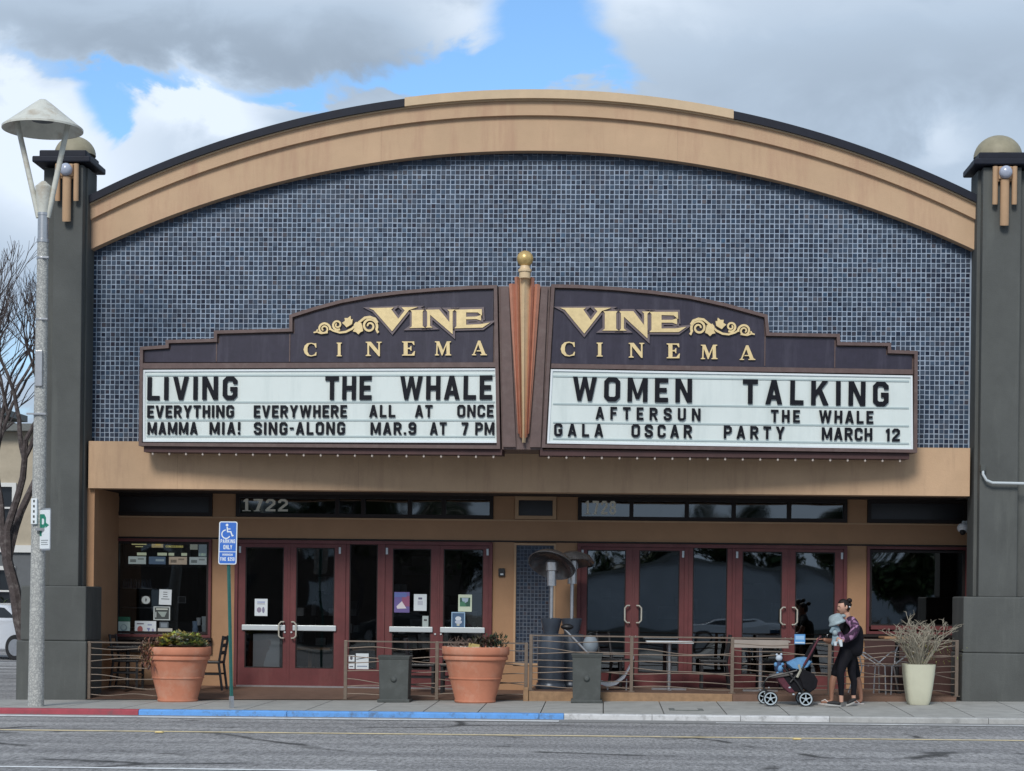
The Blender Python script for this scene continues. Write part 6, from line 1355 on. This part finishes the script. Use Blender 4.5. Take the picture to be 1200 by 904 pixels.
for pts in ([(978, 791, -.10, .056), (975.5, 800, -.10, .060), (974.5, 812, -.10, .036), (974.5, 818, -.10, .033)], [(1003.5, 792, .10, .056), (1006, 801, .10, .060), (1008.5, 812, .10, .037), (1009, 818, .10, .034)]):
    J = [(v3(a, b, c), r_) for a, b, c, r_ in pts]
    an = J[-1][0]; toe = v3(pts[-1][0]-12, 821, pts[-1][2]); J += [(Vector((an.x, an.y, g2+.045)), .036), (Vector((an.x-.10, an.y, g2+.040)), .034, .026), (Vector((an.x-.17, an.y, g2+.030)), .034, .016)]
    skin('leg', M_skin2, J, [(i, i+1) for i in range(len(J)-1)], P3_)
    mb = MB(); n = 16; mb.v = [(an.x-.08+.13*math.cos(2*math.pi*q/n), an.y+.045*math.sin(2*math.pi*q/n), g2+h_) for h_ in (.0, .018) for q in range(n)]; mb.f = [(q, (q+1) % n, n+(q+1) % n, n+q) for q in range(n)]+[tuple(range(n))[::-1], tuple(range(n, 2*n))]; mb.c = [None]*(n+2)
    ff = part('flip_flop', mb, mat('flip_flop_white', (.60, .56, .55), .6), P3_)
    mb = MB(); mb.tube([(an.x-.03, an.y-.04, g2+.02), (an.x-.10, an.y-.02, g2+.075), (an.x-.15, an.y, g2+.05)], .009, 6); mb.tube([(an.x-.03, an.y+.04, g2+.02), (an.x-.10, an.y+.02, g2+.075), (an.x-.15, an.y, g2+.05)], .009, 6); part('strap', mb, MATS['flip_flop_white'], ff)
for dy, s_ in ((-.20, 1), (.20, -1)):
    hy = -.16-Y2+SY+.0 if dy < 0 else .16-Y2+SY
    J = [(v3(984.5, 738, dy), .050), (v3(979, 751, dy), .050), (v3(971, 752, (dy+hy)/2), .044), (v3(965, 749.5, hy), .028)]
    skin('arm', M_skin2, J, [(0, 1), (1, 2), (2, 3)], P3_)
    hand(P3_, v3(965, 750, hy), Vector((-1, 0, .35)), Vector((.2, 0, 1)), M_skin2, .85, .075, s_)
hd3 = head(P3_, v3(987.5, 716), R(190), R(10), M_skin2, hair_bun, .21)
# ------------------------------------------------------------------ background on the left: bare tree, car, houses
def bare_tree(x_, y_, z_, H_, label, seed, spread=1.0, m=None, thick=.17):
    rnd = random.Random(seed); t = thing('bare_tree', label, 'tree', (x_, y_, z_))
    tr = MB(); br = MB(); tips = []
    def grow(p, d, r_, ln, lv):
        n = 5; pts = [p]
        for k in range(n): d = (d+Vector((rnd.gauss(0, .12), rnd.gauss(0, .12), rnd.gauss(.03, .05)))).normalized(); pts.append(pts[-1]+d*ln/n)
        (tr if lv >= 6 else br).tube(pts, r_, 7 if lv > 3 else 4, r_*.68, cap=lv > 3)
        if lv <= 0: tips.append(pts[-1]); return
        for k in range(rnd.choice((2, 3, 3) if lv > 1 else (3, 3, 4))):
            an = rnd.uniform(0, 6.283); ti = rnd.uniform(.3, .75)*spread; s_ = Vector((math.cos(an), math.sin(an), 0)); nd_ = (d*math.cos(ti)+s_*math.sin(ti)+Vector((0, 0, .22))).normalized()
            grow(pts[-1 if k else -1] if rnd.random() < .7 else pts[-2], nd_, r_*rnd.uniform(.55, .68), ln*rnd.uniform(.62, .85), lv-1)
    grow(Vector((x_, y_, z_)), Vector((-.03, 0, 1)), thick, H_*.27, 7)
    part('trunk', tr, m, t, smooth=True); part('branches', br, m, t)
    return t
M_bark = mat('mottled_bark', (.065, .052, .052), .9, var=.45, scale=9, bump=.8, bscale=18, dirt=(.24, .22, .21), dscale=6, damt=.8)
tx = X(36, 7, 760)
bare_tree(tx, 7, -.1, 11.4, 'leafless street tree with a mottled dark trunk at the left edge behind the lamp post', 11, .8, M_bark, .15)
bare_tree(X(-90, 14, 740), 14, -.1, 9.5, 'second leafless tree farther left behind the parked car', 23, 1.0, M_bark, .15)
# white car seen from its rear quarter
def car(x_, y_, z_, rz, label, paint):
    t = thing('parked_car', label, 'car', (0, 0, 0))
    side = [(-2.3, .42), (-2.33, .62), (-2.28, .88), (-2.1, 1.04), (-1.55, 1.10), (-.95, 1.42), (-.2, 1.48), (.55, 1.42), (1.25, 1.04), (2.05, .90), (2.3, .66), (2.3, .38), (1.95, .24), (-1.95, .24)]
    def loft(hw_, shrink, pts, zt=1.02):
        mb = MB(); n = len(pts)
        for k, s_ in enumerate((-1, 1)):
            for (a, b) in pts: mb.v.append((a, s_*(hw_-(shrink*max(0, b-zt))), b))
        for (a, b) in pts: pass
        mb.f = [tuple(range(n)), tuple(range(n, 2*n))[::-1]]+[(i, n+i, n+(i+1) % n, (i+1) % n) for i in range(n)]; mb.c = [None]*(n+2); return mb
    part('body', loft(.90, .45, side), paint, t, bevel=.07, seg=3)
    M_cg = mat('car_glass', (.015, .018, .022), .08)
    for s_ in (-1, 1):
        mb = MB(); f = lambda a, b, d: (a, s_*(.90-.45*max(0, b-1.02)+.004), b); mb.poly([f(a, b, 0) for a, b in ((-1.42, 1.10), (-.92, 1.36), (-.2, 1.41), (.5, 1.36), (1.08, 1.08))]); part('side_window', mb, M_cg, t)
        for a in (-1.45, 1.45):
            T = Matrix.Translation((a, s_*.82, .33)) @ Matrix.Rotation(R(90), 4, 'X'); mb = MB(); mb.lathe([(.22, -.1), (.33, -.1), (.335, -.08), (.335, .08), (.33, .1), (.22, .1)], (0, 0, 0), 28, T); w_ = part('wheel', mb, M_tyre, t, smooth=True)
            mb = MB(); mb.lathe([(.22, -.103), (.2, -.09), (.05, -.1), (.05, .1), (.2, .09), (.22, .103)], (0, 0, 0), 20, T); part('rim', mb, M_steel, w_)
        mb = MB(); mb.prism([(-2.345, .80), (-1.95, .86), (-1.98, .98), (-2.26, .93)], lambda a, b, d: (a, s_*(.895+d), b), -.35, .012); part('taillight', mb, mat('taillight_red', (.45, .02, .03), .2), t)
    mb = MB(); mb.poly([(-1.6, -.66, 1.115), (-1.6, .66, 1.115), (-1.02, .60, 1.395), (-1.02, -.60, 1.395)]); o = part('rear_window', mb, M_cg, t); o.location = (-.015, 0, .025)
    mb = MB(); mb.box(-2.36, -2.2, -.8, .8, .26, .48); part('rear_bumper', mb, M_blk, t, bevel=.03)
    mb = MB(); mb.box(-2.345, -2.30, -.25, .25, .66, .78); part('number_plate', mb, M_paper, t)
    t.location = (x_, y_, z_); t.rotation_euler = (0, 0, rz); return t
M_wcar = mat('white_car_paint', (.62, .65, .70), .25, coat=.6)
cx_ = X(22, 18, 745)
car(cx_-.95, 19.2, -.088, R(155), 'white sedan parked in the lot at the far left, its red taillight showing', M_wcar)
for i in range(6):
    mb = MB(); xx = -13.5-2.6*i; mb.box(xx, xx+.1, 6, 11, -.086, -.083, None); struct(part('parking_line', mb, M_white))
for i in range(3): mb = MB(); mb.box(-40, -8, 12.5+3.2*i, 12.6+3.2*i, -.086, -.083); struct(part('parking_line', mb, M_white))
# low hedge and houses
hg = MB(); rnd = random.Random(3)
for i in range(2600):
    p = Vector((rnd.uniform(-40, -13.5), 27+rnd.uniform(-.5, .5), rnd.uniform(-.05, 1.45))); leaf(hg, p, Vector((rnd.gauss(0, 1), rnd.gauss(0, 1)-.3, rnd.gauss(.2, .8))), .26, .14, (.035, .05, .025), .3)
h_ = thing('hedge', 'dark clipped hedge along the parking lot behind the white car', 'hedge', (-27, 27, -.1)); part('foliage', hg, M_leaf, h_)
mb = MB(); mb.box(-40, -13.5, 26.7, 27.3, -.2, 1.25); part('core', mb, mat('hedge_core', (.02, .028, .015), .9), h_)
def house(x0, x1, Y_, H_, label, wall, trim, seed=0, low=None):
    t = thing('town_house', label, 'building', ((x0+x1)/2, Y_+4, -.1)); wins = []; nx = max(2, int((x1-x0)/2.9)); zs_ = (1.0, 3.9, 6.8)
    for k in range(nx):
        for z_ in zs_:
            if z_+1.6 < H_: a = x0+(x1-x0)*(k+.5)/nx-.55; wins.append((a, a+1.1, z_, z_+1.5))
    xs_ = sorted({x0, x1, *[h[0] for h in wins], *[h[1] for h in wins]}); zs2 = sorted({-.2, H_, 3.2, *[h[2] for h in wins], *[h[3] for h in wins]}); hi, lo = MB(), MB()
    for i in range(len(xs_)-1):
        for j in range(len(zs2)-1):
            a, b, c, d = xs_[i], xs_[i+1], zs2[j], zs2[j+1]
            if any(h[0] < (a+b)/2 < h[1] and h[2] < (c+d)/2 < h[3] for h in wins): continue
            (lo if d <= 3.2 and low else hi).poly([(a, Y_, c), (b, Y_, c), (b, Y_, d), (a, Y_, d)])
    part('wall', hi, wall, t)
    if low: part('wall', lo, low, t, label='grey lower wall')
    mb = MB(); mb.box(x0, x1, Y_+.3, Y_+8, -.2, H_-.05); part('house_body', mb, wall, t)
    mb = MB(); mb.box(x0-.4, x1+.4, Y_-.5, Y_+8.3, H_, H_+.25); rf = part('roof', mb, M_edge, t)
    mb = MB(); mb.box(x0-.02, x1+.02, Y_-.12, Y_-.003, 3.1, 3.35); part('band_trim', mb, trim, t)
    for (a, b, c, d) in wins:
        w_ = part('window', frame_rect(a-.12, b+.12, c-.12, d+.12, .14, Y_-.09, Y_+.05), trim, t); mb = MB(); mb.poly([(a, Y_+.12, c), (b, Y_+.12, c), (b, Y_+.12, d), (a, Y_+.12, d)]); part('pane', mb, MATS['car_glass'], w_)
        mb = MB(); mb.box((a+b)/2-.03, (a+b)/2+.03, Y_-.02, Y_+.06, c, d); mb.box(a, b, Y_-.02, Y_+.05, (c+d)/2-.03, (c+d)/2+.03); part('glazing_bar', mb, trim, w_)
    return t
M_hw = mat('house_beige_siding', (.40, .35, .27), .85, var=.12, scale=2); M_hg = mat('house_grey_siding', (.12, .13, .14), .85, var=.1, scale=3); M_ht = mat('house_white_trim', (.62, .63, .62), .7)
house(-21.5, -12.0, 34, 7.3, 'beige and grey town house with white window trim behind the bare tree', M_hw, M_ht, low=M_hg)
house(-34, -22.5, 36, 8.6, 'taller beige town house farther left behind the hedge', M_hw, M_ht, low=M_hw)
# ------------------------------------------------------------------ far side of the street (seen mirrored in the glass)
struct(part('far_sidewalk', sheet(-60, 60, -31.8, -27.1, lambda x, y: -.02, 60, 1), M_conc))
struct(part('far_curb', sheet(-60, 60, -27.1, -26.98, lambda x, y: .0, 1, 1), M_curb))
fb = thing('shop_building', 'low pale grey flat-roofed building across the street', 'building', (9, -56, -.3))
M_fb = mat('far_pale_wall', (.40, .44, .49), .85, var=.1, scale=.8)
mb = MB(); mb.box(-1, 24, -64, -56, -.4, 3.2); part('wall', mb, M_fb, fb); mb = MB(); mb.box(-1.2, 24.2, -64.2, -55.8, 3.2, 3.35); part('roof', mb, M_edge, fb)
mb = MB(); mb.box(-1, 24, -55.99, -55.9, -.3, .35); part('plinth', mb, M_edge, fb)
for k in range(2): mb = MB(); mb.box(17.6+2.6*k, 18.8+2.6*k, -55.99, -55.9, .6, 2.6); part('window', mb, MATS['car_glass'], fb)
fb2 = thing('brick_building', 'taller brown building across the street to the left', 'building', (-16, -60, -.3))
mb = MB(); mb.box(-28, -6, -68, -60, -.4, 6.2); part('wall', mb, mat('far_brown_wall', (.11, .085, .07), .85, var=.2, scale=.8), fb2); mb = MB(); mb.box(-28.2, -5.8, -68.2, -59.8, 6.2, 6.6); part('roof', mb, M_edge, fb2)
for k in range(5):
    for z_ in (1, 3.8): mb = MB(); mb.box(-26.5+4.2*k, -24.6+4.2*k, -59.99, -59.9, z_, z_+1.4); part('window', mb, M_signw if k % 2 else MATS['car_glass'], fb2)
def leafy_tree(x_, y_, H_, cr_, label, seed, n=5200):
    rnd = random.Random(seed); t = thing('leafy_tree', label, 'tree', (x_, y_, -.1)); tr = MB()
    tr.tube([(x_, y_, -.3), (x_+.1, y_, H_*.3), (x_-.05, y_+.1, H_*.62)], .22, 9, .1)
    blobs = []
    for k in range(9):
        c = Vector((x_+rnd.gauss(0, cr_*.45), y_+rnd.gauss(0, cr_*.45), H_*.62+rnd.gauss(0, cr_*.38))); blobs.append((c, cr_*rnd.uniform(.35, .6))); tr.tube([(x_, y_, H_*.35), c], .07, 5, .02)
    part('trunk', tr, M_bark, t); mb = MB()
    for i in range(n):
        c, r_ = rnd.choice(blobs); v = Vector((rnd.gauss(0, 1), rnd.gauss(0, 1), rnd.gauss(0, 1))).normalized()*r_*rnd.random()**.4; leaf(mb, c+v, Vector((rnd.gauss(0, 1), rnd.gauss(0, 1), rnd.gauss(0, .7))), .36, .22, (.05, .075, .03), .2)
    part('crown', mb, M_leaf, t)
for i, (x_, y_, H_, c_, lb_) in enumerate(((13.8, -45, 4.3, 1.25, 'small round street tree across the street in front of the pale shop'), (-9, -44, 9.5, 3.6, 'large leafy tree across the street near the brown building'), (-2.5, -60, 6.5, 2.2, 'leafy tree across the street between the two buildings'), (3, -69, 6.3, 2.6, 'leafy tree just behind the left end of the pale shop'), (8.5, -71, 6.8, 2.9, 'tall leafy tree rising behind the middle of the pale shop'), (14.5, -70, 6.2, 2.8, 'leafy tree behind the right half of the pale shop'), (21, -70, 6.8, 2.9, 'broad leafy tree behind the right end of the pale shop'), (-18, -40, 8, 3.0, 'leafy tree in front of the brown building'))): leafy_tree(x_, y_, H_, c_, lb_, 40+i)
car(6.8, -46, -.35, R(0), 'white sedan parked across the street before the pale shop', M_wcar)
copy_tree([o for o in COL.objects if o.name.startswith('parked_car')][-1], (15.2, -43, -.35), 0, 'white sedan parked across the street in front of the small round tree')
car(-6.5, -43, -.35, R(180), 'dark grey car parked across the street under the trees', mat('grey_car_paint', (.06, .065, .07), .25, coat=.6))
